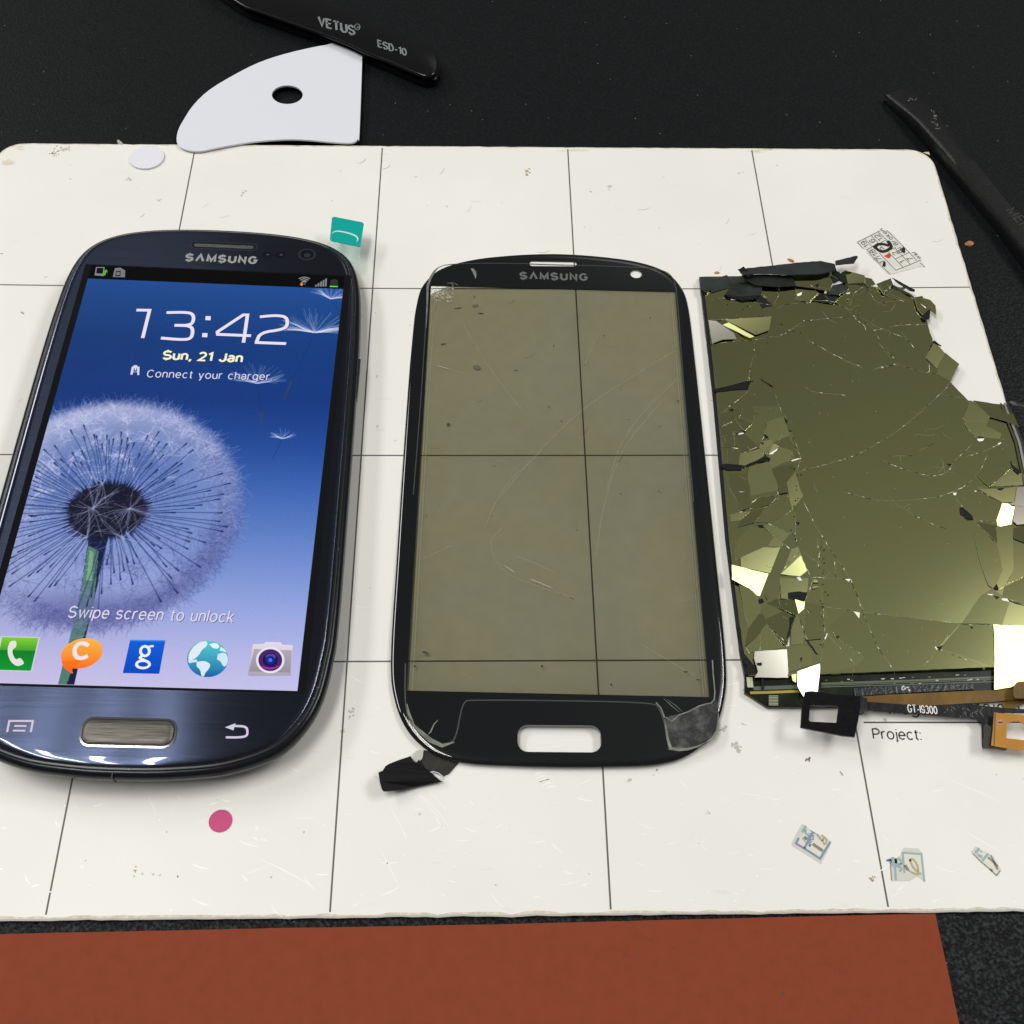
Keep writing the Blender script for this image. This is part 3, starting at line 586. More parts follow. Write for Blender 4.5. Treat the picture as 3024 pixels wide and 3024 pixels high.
SCR, t, b = new_mat('lit_display'); ca = t.nodes.new('ShaderNodeVertexColor'); ca.layer_name = 'Col'; t.links.new(ca.outputs[0], b.inputs['Emission Color'])
setp(b, Base_Color=(0.0, 0.0, 0.0), Roughness=.04, Specular_IOR_Level=.35, Emission_Strength=.80)
me.materials.append(SCR); screen = bpy.data.objects.new('screen', me); COL.objects.link(screen); screen.parent = ph
def icon(name, z0=.035): return MB()
white = (232, 222, 240)
def cf(rgb): return tuple(lin(rgb))
def shp(mb, pts, rgb, z): mb.flat(pts, z, 0, cf(rgb))
def grad(mb, pts, z, c0, c1, ax=1):      # gradient from bottom/left colour c0 to top/right colour c1
    v = [p[ax] for p in pts]; lo, hi = min(v), max(v)
    mb.flat(pts, z, 0, [tuple(np.array(cf(c0))*(1-(a-lo)/(hi-lo))+np.array(cf(c1))*((a-lo)/(hi-lo))) for a in v])
# black surround of the display
sur = MB(); sur.flat(rrect(DW/2, DH/2-.1, DW+3.0, DH+.8, .3, 3), .008); sur.build('display_border', M('display_black', (.004, .0045, .006), .06), ph)
# clock
ck = MB(); c_ = cf((226, 218, 246))
def rib(mb, w, pts, width, z, rgb, ch=0, zl=0.0):
    p = pl(w, pts, zl); mb.ribbon(chaikin(p, ch) if ch else p, width, z, 0, cf(rgb))
for off, colr, zz in ((-.18, (20, 44, 100), .034), (0, (232, 222, 246), .040)):
    def R2(pts, ch=0, wd=.80):
        p = [(x+off*-.6, y+off) for x, y in pl('S', pts)]; ck.ribbon(chaikin(p, ch) if ch else p, wd, zz, 0, cf(colr))
    R2([(708, 555), (776, 556), (740, 700)]); 
    R2([(864, 568), (960, 566), (1002, 574), (1005, 612), (985, 634), (905, 634)], 2); R2([(905, 634), (990, 636), (1002, 665), (990, 706), (930, 708), (835, 700)], 2)
    R2([(1263, 724), (1284, 580), (1262, 580), (1128, 668), (1130, 681), (1302, 688)]); R2([(1348, 590), (1430, 582), (1488, 590), (1492, 636), (1465, 656), (1350, 672), (1330, 722)], 2); R2([(1322, 723), (1484, 729)])
    for cx_, cy_ in ((1081, 597), (1064, 685)):
        p = pl('S', [(cx_-14, cy_-11), (cx_+13, cy_-10), (cx_+11, cy_+11), (cx_-16, cy_+10)]); ck.flat(ccw([(x+off*-.6, y+off) for x, y in p]), zz, 0, cf(colr))
def scr_part(mb, name): return mb.build(name, SCR, screen)
scr_part(ck, 'clock_digits')
def stext(name, body, a, b, h, rgb, bold=0.0, shear=0.0, sh=(14, 30, 80)):
    m_ = MB(); pa, pb = pl(*a), pl(*b); pa, pb = pa[0], pb[0]
    put_strokes(m_, body, (pa[0]+.12, pa[1]-.12), (pb[0]+.12, pb[1]-.12), h, .033, 0, cf(sh), bold, shear); put_strokes(m_, body, pa, pb, h, .040, 0, cf(rgb), bold, shear); return scr_part(m_, name)
stext('date_text', 'Sun, 21 Jan', ('S', [(846, 808)]), ('S', [(1252, 824)]), 2.25, (246, 246, 205), .22)
stext('status_text', 'Connect your charger.', ('S', [(762, 902)]), ('S', [(1408, 918)]), 1.95, (212, 214, 238), .12)
stext('unlock_text', 'Swipe screen to unlock', ('P', [(352, 40)]), ('P', [(1205, 66)]), 2.3, (218, 212, 236), .125, .07, (60, 60, 110))
bt = MB(); shp(bt, ccw(pl('S', [(684, 848), (692, 848), (694, 841), (712, 841), (712, 848), (724, 849), (722, 892), (712, 892), (713, 878), (690, 877), (688, 890), (676, 889)])), (212, 214, 238), .04)
shp(bt, ccw(pl('S', [(694, 858), (700, 858), (699, 868), (706, 868), (707, 858), (712, 858), (710, 876), (692, 875)])), (40, 70, 140), .045); scr_part(bt, 'battery_icon')
si = MB()
shp(si, ccw(pl('S', [(498, 332), (543, 332), (538, 378), (491, 375)])), (130, 134, 138), .04); shp(si, ccw(pl('S', [(503, 336), (537, 336), (533, 366), (499, 365)])), (14, 16, 18), .045)
shp(si, ccw(pl('S', [(525, 372), (540, 360), (534, 356), (552, 344), (560, 360), (553, 358), (546, 374), (530, 380)])), (90, 170, 60), .05)
shp(si, ccw(pl('S', [(596, 338), (625, 335), (650, 350), (648, 385), (585, 383)])), (118, 120, 124), .04); shp(si, ccw(pl('S', [(603, 352), (627, 352), (624, 380), (598, 379)])), (30, 32, 36), .045); shp(si, ccw(pl('S', [(606, 358), (622, 358), (620, 374), (603, 373)])), (118, 120, 124), .05)
scr_part(si, 'status_icons'); si = MB()
for k, (yy, hw) in enumerate(((388, 29), (396, 21), (404, 13))): si.ribbon(chaikin(pl('S', [(1579-hw, yy+4), (1579, yy-6), (1579+hw, yy+4)]), 2), .26, .04, 0, cf((138, 140, 146)))
shp(si, ccw(pl('S', [(1571, 408), (1579, 402), (1587, 408), (1579, 416)])), (138, 140, 146), .04); shp(si, ccw(pl('S', [(1560, 412), (1570, 412), (1570, 420), (1575, 420), (1564, 431), (1554, 420), (1560, 420)])), (236, 140, 50), .045)
shp(si, ccw(pl('S', [(1578, 425), (1578, 415), (1573, 415), (1582, 408), (1589, 415), (1585, 415), (1585, 425)])), (80, 82, 86), .045)
for k in range(5): x_ = 1635+k*13; shp(si, ccw(pl('S', [(x_, 425-(k*8)), (x_+9, 422-(k*8)), (x_+7, 433), (x_-2, 432)])), (128, 130, 136), .04)
shp(si, ccw(pl('S', [(1714, 402), (1724, 396), (1742, 396), (1752, 402), (1752, 430), (1712, 428)])), (44, 46, 48), .04); shp(si, ccw(pl('S', [(1711, 429), (1753, 431), (1752, 436), (1710, 435)])), (100, 224, 80), .045)
scr_part(si, 'status_icons')
# app icons
i1 = MB(); shp(i1, ccw(pl('P', [(4, 137), (208, 143), (166, 324), (-32, 318)])), (200, 205, 214), .035)
q = pl('P', [(12, 143), (200, 148), (160, 318), (-24, 313)]); mid = [tuple(np.array(q[0])*.6+np.array(q[3])*.4), tuple(np.array(q[1])*.6+np.array(q[2])*.4)]
grad(i1, ccw([q[0], q[1], mid[1], mid[0]]), .040, (58, 160, 44), (126, 206, 52)); grad(i1, ccw([mid[0], mid[1], q[2], q[3]]), .040, (8, 150, 50), (16, 122, 38))
shp(i1, ccw(chaikin(pl('X', [(88, 1612), (100, 1590), (155, 1582), (158, 1645), (122, 1665), (118, 1700), (135, 1745), (155, 1765), (195, 1745), (232, 1795), (215, 1815), (160, 1830), (105, 1790), (75, 1720), (74, 1655)]), 1)), (226, 224, 220), .05); scr_part(i1, 'app_icon')
i2 = MB(); e = px('P', [(425, 226)])[0]; pe = [(425+108*math.cos(a_)-4*math.sin(a_), 228+78*math.sin(a_)-14*math.cos(a_)) for a_ in np.linspace(0, 2*math.pi, 48, endpoint=False)]
grad(i2, ccw(pl('P', pe)), .040, (248, 110, 20), (250, 180, 70)); grad(i2, ccw(chaikin(pl('P', [(318, 268), (330, 300), (355, 322), (376, 334), (380, 328), (374, 318), (376, 306), (400, 298), (420, 260)]), 1)), .042, (246, 100, 26), (248, 118, 24))
i2.ribbon(chaikin(pl('P', [(460, 188), (430, 172), (398, 182), (384, 216), (396, 250), (428, 254), (456, 240)]), 2), .80, .05, 0, cf((236, 226, 232))); scr_part(i2, 'app_icon')
i3 = MB(); grad(i3, ccw(pl('P', [(675, 160), (858, 162), (826, 334), (637, 330)])), .040, (6, 70, 190), (16, 92, 214)); grad(i3, ccw(pl('P', [(675, 157), (858, 159), (857, 166), (674, 164)])), .045, (60, 140, 230), (60, 140, 230))
def ringp(cx_, cy_, a_, b_, w_, z_): i3.ribbon([*pl('P', ell(cx_, cy_, a_, b_, 26))], w_, z_, 0, cf((236, 238, 244)), closed=True)
ringp(752, 216, 23, 25, .52, .05); ringp(742, 285, 34, 19, .50, .05); i3.ribbon(chaikin(pl('P', [(770, 196), (784, 190), (797, 191)]), 1), .42, .051, 0, cf((236, 238, 244))); i3.ribbon(chaikin(pl('P', [(738, 240), (722, 252), (745, 262), (768, 272)]), 2), .5, .051, 0, cf((236, 238, 244))); scr_part(i3, 'app_icon')
i4 = MB(); ge = ell(1077, 256, 107, 95, 44); grad(i4, ccw(pl('P', ge)), .040, (10, 96, 166), (84, 200, 206))
def gsh(pts, c): shp(i4, ccw(chaikin(pl('P', pts), 1)), c, .05)
gsh([(1040, 168), (1075, 163), (1075, 190), (1050, 205), (1030, 240), (1000, 262), (976, 262), (980, 228), (1005, 192)], (222, 234, 246)); gsh([(1085, 180), (1120, 172), (1140, 190), (1130, 205), (1105, 200)], (230, 238, 246))
gsh([(1000, 262), (1020, 258), (1025, 272), (1000, 275), (980, 280), (975, 262)], (205, 226, 240)); gsh([(1020, 272), (1060, 266), (1092, 282), (1086, 306), (1066, 326), (1058, 348), (1044, 345), (1040, 315), (1020, 295)], (214, 232, 246)); gsh([(1130, 232), (1165, 222), (1183, 245), (1180, 285), (1160, 300), (1145, 270), (1125, 258)], (206, 228, 242)); gsh([(1145, 195), (1165, 205), (1178, 225), (1160, 218), (1140, 214)], (214, 232, 246))
scr_part(i4, 'app_icon')
i5 = MB(); grad(i5, ccw(chaikin(pl('P', [(1312, 180), (1370, 178), (1378, 168), (1455, 170), (1462, 182), (1518, 186), (1508, 345), (1292, 345), (1285, 335), (1312, 180)]), 0)), .040, (168, 160, 172), (226, 218, 232))
grad(i5, ccw(pl('P', [(1318, 205), (1514, 212), (1506, 328), (1292, 322)])), .042, (150, 142, 152), (176, 166, 180))
for k, (r1, c1, z1) in enumerate(((74, (232, 226, 238), .046), (62, (44, 50, 66), .050), (55, (84, 24, 120), .054), (40, (24, 22, 66), .058), (24, (20, 34, 150), .062), (10, (70, 120, 240), .066))):
    shp(i5, ccw(pl('P', ell(1402, 263, r1, r1*.92, 36))), c1, z1)
shp(i5, ccw(pl('P', ell(1404, 246, 26, 15, 24))), (70, 84, 130), .060); shp(i5, ccw(pl('P', [(1352, 290), (1370, 305), (1402, 312), (1436, 303), (1452, 288), (1430, 298), (1402, 302), (1374, 298)])), (170, 40, 170), .056)
scr_part(i5, 'app_icon')
# touch keys, logo, sensors, earpiece, home button
mk = MB(); mk.ribbon(pl('P', [(37, 636), (49, 578), (171, 578), (160, 636)]), .38, .03, 0, cf((214, 196, 214))); mk.ribbon(pl('P', [(74, 604), (138, 604)]), .34, .03, 0, cf((214, 196, 214))); mk.ribbon(pl('P', [(67, 628), (132, 629)]), .34, .03, 0, cf((214, 196, 214))); mk.build('menu_key', SCR, ph)
bk = MB(); bk.ribbon(chaikin(pl('P', [(1171, 663), (1235, 664), (1280, 658), (1285, 632), (1276, 606), (1210, 604)]), 2), .42, .03, 0, cf((210, 200, 226))); bk.flat(ccw(pl('P', [(1167, 611), (1222, 590), (1211, 627)])), .03, 0, cf((210, 200, 226))); bk.build('back_key', SCR, ph)
silver = M('silver_print', (.62, .64, .62), .28, metal=.6)
LOGO = 'S\u039bMSUNG'
lg = MB(); put_strokes(lg, LOGO, pl('S', [(964, 297)])[0], pl('S', [(1326, 312)])[0], 2.0, .02, weight=.29, gap=.42); lg.build('logo', silver, ph)
ep = MB(); c0, c1 = np.array(pl('S', [(1003, 218)])[0]), np.array(pl('S', [(1320, 226)])[0]); cc_ = (c0+c1)/2
ep.flat(rrect(cc_[0], cc_[1], 15.4, 1.9, .9), .012, 0); ep.flat(rrect(cc_[0], cc_[1]-.1, 14.2, 1.0, .45), .02, 1)
epo = ep.build('earpiece', [M('slot_black', (.006, .007, .01), .3), M('speaker_mesh', (.10, .10, .09), .5, metal=.6, bump=(4000, 1, .0002), var=(2500, .6))], ph)
er = MB(); er.ribbon(rrect(cc_[0], cc_[1], 15.9, 2.3, 1.1), .25, .016, closed=True); er.build('earpiece_rim', M('rim_grey', (.08, .09, .11), .3, metal=.8), epo)
for w_ in ((1387, 268), (1456, 269)):
    c = pl('S', [w_])[0]; m_ = MB(); m_.flat(ell(*c, 1.3, 1.05), .015); m_.flat(ell(c[0]+.1, c[1]+.05, .35, .3, 14), .02, 1); m_.build('proximity_sensor', [M('sensor_black', (.003, .004, .008), .1), M('sensor_glint', (.05, .06, .09), .1)], ph)
c = pl('S', [(1592, 266)])[0]; m_ = MB(); m_.flat(ell(*c, 2.2, 1.95), .012); m_.flat(ell(*c, 1.65, 1.5), .018, 1); m_.flat(ell(c[0]+.1, c[1]-.3, .8, .7, 20), .024, 2)
m_.build('front_camera', [M('cam_ring', (.02, .024, .034), .2), M('cam_black', (.004, .004, .007), .15), M('cam_lens', (.02, .022, .03), .03, coat=1)], ph)
hb = rrect(29.75, -9.05, 17.0, 5.2, 2.0, 8); m_ = MB(); loft(m_, hb, [(-.35, .0), (-.3, .12), (.12, .14), (.3, -.02)], cap0=False, cap1=False)
m_.build('button_rim', M('button_chrome', (.30, .31, .33), .16, metal=1), ph, smooth=40)
m_ = MB(); loft(m_, hb, [(.25, -.1), (.3, .25), (.65, .48), (1.3, .56)], cap0=False); 
def home_mat():
    m, t, b = new_mat('brushed_steel_button'); tcn = t.nodes.new('ShaderNodeTexCoord'); mp = t.nodes.new('ShaderNodeMapping'); mp.inputs['Scale'].default_value = (180, 5200, 1); t.links.new(tcn.outputs['Object'], mp.inputs[0])
    n = t.nodes.new('ShaderNodeTexNoise'); n.inputs['Scale'].default_value = 1; n.inputs['Detail'].default_value = 4; t.links.new(mp.outputs[0], n.inputs['Vector'])
    r = t.nodes.new('ShaderNodeValToRGB'); r.color_ramp.elements[0].position = .3; r.color_ramp.elements[1].position = .7; r.color_ramp.elements[0].color = (.06, .055, .048, 1); r.color_ramp.elements[1].color = (.19, .18, .155, 1); t.links.new(n.outputs[0], r.inputs[0]); t.links.new(r.outputs[0], b.inputs['Base Color'])
    setp(b, Metallic=.55, Roughness=.45); return m
m_.build('home_button', home_mat(), ph, smooth=30)
m_ = MB(); m_.prism(ccw([(64.6, 71), (65.35, 71.2), (65.25, 82.8), (64.5, 83)]), -3.3, -2.1); m_.build('power_button', M('button_dark_chrome', (.16, .17, .19), .2, metal=1), ph, bevel=.15)
m_ = MB(); m_.prism([(27.9, -17.25), (28.15, -17.25), (28.15, -16.3), (27.9, -16.3)], -4.0, -1.02); m_.build('frame_seam', M('seam_black', (.004, .004, .005), .5), ph)
# worn specks on the phone rim
m_ = MB()
for k in range(34):
    i = random.randrange(len(PO)); p = offset(PO, random.uniform(1.2, 1.7))[i]; m_.flat(blob(p[0], p[1], .10, .07, random.random()*3, n=6), -.655)
o = m_.build('wear_specks', M('worn_metal', (.35, .36, .36), .4), ph); o['kind'] = 'stuff'

# green pull tab behind the phone
gt = FLAT(*at(1024, 680, 5)[:2], 5.0)
tab = thing('pull_tab', 'small teal green adhesive pull tab standing behind the top right corner of the lit phone', 'tab', gt)
zt = lambda x, y: .9*(y+2)/8
m_ = MB(); m_.prism(ccw(catmull(local(gt, tr('S', [(1733, 80), (1880, 106), (1888, 114), (1869, 216), (1862, 220), (1718, 192), (1711, 184), (1723, 86)], 5)), 1)), lambda x, y: zt(x, y)-.15, zt); m_.build('tab_sheet', M('teal_film', (.002, .36, .32), .5, spec=.12), tab)
def clearfilm(name, tint, alpha, rough=.12):
    m, t, b = new_mat(name); out = t.nodes['Material Output']; tp = t.nodes.new('ShaderNodeBsdfTransparent'); tp.inputs[0].default_value = (*tint, 1)
    mx = t.nodes.new('ShaderNodeMixShader'); mx.inputs[0].default_value = alpha; t.links.new(tp.outputs[0], mx.inputs[1]); t.links.new(b.outputs[0], mx.inputs[2]); t.links.new(mx.outputs[0], out.inputs[0])
    setp(b, Base_Color=(.7, .74, .72), Roughness=rough); return m
m_ = MB(); m_.prism(ccw(local(gt, tr('S', [(1712, 186), (1869, 214), (1862, 300), (1775, 300), (1690, 215)], 5))), lambda x, y: -.4+zt(x, y)*.6, lambda x, y: -.28+zt(x, y)*.6); m_.build('clear_film', clearfilm('clear_film', (.86, .95, .92), .22), tab)
m_ = MB(); m_.ribbon(chaikin(local(gt, tr('S', [(1722, 160), (1738, 146), (1790, 152), (1845, 168), (1858, 184), (1848, 200)], 5)), 2), .42, lambda x, y: zt(x, y)+.03, taper=True); m_.build('glue_streak', M('glue_white', (.62, .82, .78), .25), tab)

# ================================================================== cracked touch glass (middle)
GL = Frame((112.032, 42.78, 1.35, -.0117828, -.0074671, -.0172834))
gg = thing('touch_glass_panel', 'black-bordered front glass panel with a smoky window, in the middle of the mat', 'glass panel', GL)
def gp(w, pts, z=0.0): return [GL.loc(u, v, z) for u, v in px(w, pts)]
GX = 30.1
gh = [(0, 119.2), (10.9, 118.6), (21.5, 116.8), (28.5, 113.6), (32.2, 108.3), (33.5, 101.4), (33.75, 84.7), (33.75, 58), (33.7, 31), (33.55, 8), (32.3, -1.1), (29.4, -7.6), (24.7, -11.9), (18.4, -13.9), (9.3, -14.45), (0, -14.6)]
GO = sym(gh, GX)
GM = M('black_painted_glass', (.0045, .0055, .0065), .05, spec=.55, coat=.3)
win = ccw(gp('g', [(318, 266), (1645, 293)])+gp('h', [(1756, 266), (252, 234)]))
slot = rrect(*np.mean(gp('h', [(806, 415), (1218, 530)]), axis=0), 16.0, 5.4, 2.0, 7); ear = rrect(*np.mean(gp('g', [(820, 127), (1143, 165)]), axis=0), 11.8, 1.55, .7, 6)
ccen = np.mean(gp('g', [(1395, 178), (1470, 224)]), axis=0); camh = ell(ccen[0], ccen[1], 1.45, 1.35, 24)
bd = MB(); prof = [(.4, -.95), (.1, -.82), (0, -.58), (.12, -.36), (.4, -.18), (.8, -.075), (1.3, -.02), (1.8, 0)]
loft(bd, GO, prof, cap0=False, cap1=False); top = offset(GO, 1.8); bd.flat(top, 0, 0, None, (win[::-1], slot[::-1], ear[::-1], camh[::-1])); bd.flat(offset(GO, .4), -.95, 0, None, (win[::-1], slot[::-1], ear[::-1], camh[::-1]))
for l_ in (win, slot, ear, camh):
    n = len(l_); bd.add([(p[0], p[1], -.95) for p in l_]+[(p[0], p[1], 0) for p in l_], [(i, n+i, n+(i+1) % n, (i+1) % n) for i in range(n)], 1 if l_ is not win else 0)
bd.build('glass_border', [GM, M('cut_glass_edge', (.16, .17, .15), .2)], gg, smooth=30)
def window_mat():
    m, t, b = new_mat('smoky_polariser'); out = t.nodes['Material Output']; tcn = t.nodes.new('ShaderNodeTexCoord')
    n = t.nodes.new('ShaderNodeTexNoise'); n.inputs['Scale'].default_value = 22; n.inputs['Detail'].default_value = 3; n.inputs['Distortion'].default_value = 1.2; t.links.new(tcn.outputs['Object'], n.inputs['Vector'])
    r = t.nodes.new('ShaderNodeValToRGB'); r.color_ramp.elements[0].position = .35; r.color_ramp.elements[1].position = .66
    r.color_ramp.elements[0].color = (.545, .545, .465, 1); r.color_ramp.elements[1].color = (.565, .55, .43, 1); t.links.new(n.outputs[0], r.inputs[0])
    n2 = t.nodes.new('ShaderNodeTexNoise'); n2.inputs['Scale'].default_value = 300; n2.inputs['Detail'].default_value = 4; t.links.new(tcn.outputs['Object'], n2.inputs['Vector'])
    g = t.nodes.new('ShaderNodeMapRange'); g.inputs[1].default_value = .35; g.inputs[2].default_value = .7; g.inputs[3].default_value = .975; g.inputs[4].default_value = 1.025; t.links.new(n2.outputs[0], g.inputs[0])
    x = t.nodes.new('ShaderNodeVectorMath'); x.operation = 'SCALE'; t.links.new(r.outputs[0], x.inputs[0]); t.links.new(g.outputs[0], x.inputs['Scale'])
    tp = t.nodes.new('ShaderNodeBsdfTransparent'); t.links.new(x.outputs[0], tp.inputs[0])
    gs = t.nodes.new('ShaderNodeBsdfGlossy'); gs.inputs['Roughness'].default_value = .02; fr = t.nodes.new('ShaderNodeFresnel'); fr.inputs[0].default_value = 1.5
    mx = t.nodes.new('ShaderNodeMixShader'); t.links.new(fr.outputs[0], mx.inputs[0]); t.links.new(tp.outputs[0], mx.inputs[1]); t.links.new(gs.outputs[0], mx.inputs[2]); t.links.new(mx.outputs[0], out.inputs[0])
    t.nodes.remove(b); return m
wm = MB(); wm.flat(win, -.12); wm.build('clear_window', window_mat(), gg)
# film margins inside the window
FMM = clearfilm('film_margin', (.9, .92, .8), .12); fm = MB(); W4 = [np.array(p) for p in win]
wl = gp('g', [(318, 266), (1645, 293)])+gp('h', [(1756, 266), (252, 234)])
for (p, q_, d) in ((wl[0], wl[3], 1.1), (wl[1], wl[2], -1.1), (wl[0], wl[3], .5), (wl[1], wl[2], -.6)): \
    (fm.__init__(), fm.ribbon([(p[0]+d, p[1]-.2), (q_[0]+d, q_[1]+.2)], .16, -.09), fm.build('film_margin', FMM, gg))
lg = MB(); put_strokes(lg, LOGO, gp('g', [(804, 226)])[0], gp('g', [(1164, 234)])[0], 2.0, .015, weight=.27, gap=.42); lg.build('logo', M('grey_print', (.125, .135, .13), .4), gg)
# film outline printed/embossed inside the border
fo = MB()
fl = gp('g', [(222, 1400), (262, 900), (288, 500), (300, 260), (312, 215), (350, 165), (420, 145), (700, 141), (1000, 150), (1480, 164), (1590, 182), (1635, 220), (1655, 300), (1690, 800), (1745, 1440)])
fo.ribbon(chaikin(fl, 2), .22, .012); FEM = M('film_edge', (.05, .06, .06), .3); fo.build('film_outline', FEM, gg); fo = MB()
fo.ribbon(chaikin(gp('h', [(247, 100), (244, 280), (262, 380), (330, 450), (400, 500), (470, 500), (500, 460), (520, 350), (538, 290), (570, 280), (1100, 285), (1480, 295), (1505, 320), (1530, 380), (1555, 530)]), 2), .26, .012)
fo.build('film_outline', FEM, gg)
# leftover adhesive film, lower right corner
ad = MB(); A1 = ccw(chaikin(gp('Q', [(610, 960), (700, 910), (860, 880), (1000, 830), (1180, 740), (1280, 715), (1370, 700), (1410, 640), (1450, 620), (1475, 700), (1500, 850), (1500, 1000), (1475, 1180), (1400, 1300), (1250, 1390), (1100, 1440), (850, 1470), (720, 1460), (680, 1400), (640, 1200)]), 1))
ad.prism(jag(A1, .05, 1.2), .02, .10)
def adh(name, hi=.17, lo=.010, sc=240):
    m, t, b = new_mat(name); tcn = t.nodes.new('ShaderNodeTexCoord'); n = t.nodes.new('ShaderNodeTexNoise'); n.inputs['Scale'].default_value = sc; n.inputs['Detail'].default_value = 8; n.inputs['Roughness'].default_value = .65; t.links.new(tcn.outputs['Object'], n.inputs['Vector'])
    r = t.nodes.new('ShaderNodeValToRGB'); r.color_ramp.elements[0].position = .45; r.color_ramp.elements[1].position = .8; r.color_ramp.elements[0].color = (lo, lo*1.25, lo*1.35, 1); r.color_ramp.elements[1].color = (hi, hi, hi*.92, 1); t.links.new(n.outputs[0], r.inputs[0]); t.links.new(r.outputs[0], b.inputs['Base Color'])
    bp = t.nodes.new('ShaderNodeBump'); bp.inputs['Strength'].default_value = .5; bp.inputs['Distance'].default_value = .0002; t.links.new(n.outputs[0], bp.inputs['Height']); t.links.new(bp.outputs[0], b.inputs['Normal']); setp(b, Roughness=.4); return m
adm = adh('cloudy_adhesive')
adm2 = M('milky_adhesive', (.17, .175, .155), .5, bump=(900, .6, .0002), var=(500, .45))
ad.build('adhesive_patch', adm, gg)
ar = MB()
ar.ribbon(gp('Q', [(620, 960), (640, 1080), (670, 1280), (720, 1440), (850, 1460), (1000, 1450), (1150, 1410), (1300, 1340)]), .62, .115, taper=True); ar.ribbon(gp('Q', [(1500, 870), (1480, 1150), (1400, 1280), (1300, 1340)]), .5, .12, taper=True)
ar.ribbon(gp('Q', [(640, 930), (740, 1000), (860, 890), (1000, 845), (1180, 750), (1290, 715), (1380, 700), (1430, 640), (1440, 520), (1410, 200), (1400, 0)]), .24, .118)
ar.ribbon(gp('Q', [(480, 690), (560, 780), (620, 940)]), .3, .11); ar.ribbon(gp('Q', [(600, 620), (730, 740), (860, 850)]), .14, .11, taper=True); ar.ribbon(gp('Q', [(660, 640), (800, 740), (910, 840)]), .12, .11, taper=True)
ar.build('adhesive_residue', adm2, gg); ar = MB()
ar.ribbon(gp('h', [(262, 380), (300, 420), (370, 480), (430, 508), (490, 490)]), .9, .03, taper=True); ar.ribbon(gp('h', [(255, 300), (265, 350), (290, 400)]), .5, .03, taper=True); ar.ribbon(gp('h', [(410, 380), (390, 400), (372, 440), (360, 450)]), .28, .03, taper=True)
ar.build('adhesive_residue', adm2, gg); ar = MB()
ar.ribbon(gp('R', [(720, 420), (640, 500), (580, 600), (545, 700), (540, 950), (525, 1300)]), .55, .03, taper=True); ar.flat(ccw(gp('R', [(1160, 450), (1190, 445), (1235, 490), (1242, 560), (1225, 600), (1215, 560), (1195, 520)])), .03)
ar.ribbon(gp('R', [(820, 660), (880, 655), (910, 690), (880, 730)]), .18, .03); ar.ribbon(gp('R', [(890, 650), (950, 670), (975, 685)]), .14, .03)
ar.build('adhesive_residue', adm2, gg)
wc = MB()                                # crushed white glass at the upper-left corner
for k in range(120):
    c = np.array(gp('R', [(random.gauss(735, 95), random.gauss(820, 42))])[0])
    if c[0] < wl[0][0]-.4: continue
    wc.flat(blob(c[0], c[1], random.uniform(.08, .34), random.uniform(.06, .22), random.random()*3, n=7), -.03+random.random()*.03)
for c0 in ((610, 735), (590, 820), (700, 790), (770, 800), (860, 850), (905, 735), (830, 915)):
    c = gp('R', [c0])[0]; wc.flat(blob(c[0], c[1], .42, .26, random.random()*3, n=9), -.02)
o = wc.build('crushed_glass', M('crushed_glass', (.36, .35, .27), .4), gg); o['kind'] = 'stuff'
sd = MB()                                # smudges and dark specks
for (w_, c0, a_, b_) in (('R', (1225, 975), .9, .45), ('R', (1300, 1085), .7, .16), ('R', (980, 1010), .9, .14), ('g', (568, 705), .8, .7), ('g', (410, 1017), .42, .38), ('g', (780, 724), .4, .1), ('g', (1028, 1000), .2, .18), ('g', (958, 922), .22, .15), ('g', (1508, 437), .2, .18), ('g', (1258, 535), .22, .15), ('g', (1152, 692), .14, .14), ('g', (382, 580), .7, .2), ('g', (1560, 1030), .5, .08), ('g', (1662, 890), .4, .2), ('h', (925, 112), .25, .25), ('h', (1268, 203), .2, .25), ('h', (293, 112), .2, .3), ('h', (345, 45), .7, .25), ('h', (1640, 140), .5, .2), ('h', (1700, 180), .4, .15), ('R', (1210, 850), .12, .5), ('g', (985, 590), .07, .55)):
    c = gp(w_, [c0])[0]; dk = (.035, .035, .022) if a_*b_ < .2 else (.11, .112, .078); sd.flat(blob(c[0], c[1], a_, b_, random.uniform(-.3, .3), n=12), -.08, 0 if a_*b_ < .2 else 1)
sd.build('smudge', [M('speck_dark', (.03, .03, .018), .5), M('smudge_grey', (.10, .10, .07), .5)], gg)['kind'] = 'stuff'
sw = MB()
for w_, pts in (('g', [(1655, 770), (1560, 860), (1460, 960), (1380, 1070), (1320, 1200), (1270, 1380)]), ('g', [(1660, 610), (1500, 700), (1200, 890), (1010, 1050), (830, 1250), (670, 1440)]), ('g', [(290, 685), (350, 698), (410, 714), (500, 742)]), ('g', [(1240, 500), (1180, 620), (1150, 700)]), ('g', [(470, 420), (560, 600), (700, 800), (830, 960)]),
                ('F', [(1480, 1560), (1440, 1600), (1480, 1690), (1580, 1730), (1700, 1765)]), ('h', [(1410, 0), (1530, 70), (1690, 165)]), ('F', [(1520, 1640), (1560, 1655), (1640, 1690)]), ('F', [(1600, 1330), (1480, 1440), (1430, 1560)]), ('F', [(1250, 1650), (1330, 1610)]), ('F', [(1760, 1640), (1780, 1500), (1830, 1330), (1950, 1190)])):
    sw.ribbon(chaikin(gp(w_, pts), 2), .15, -.07)
sw.build('scratch', clearfilm('scratch_line', (.98, .98, .92), .085), gg)
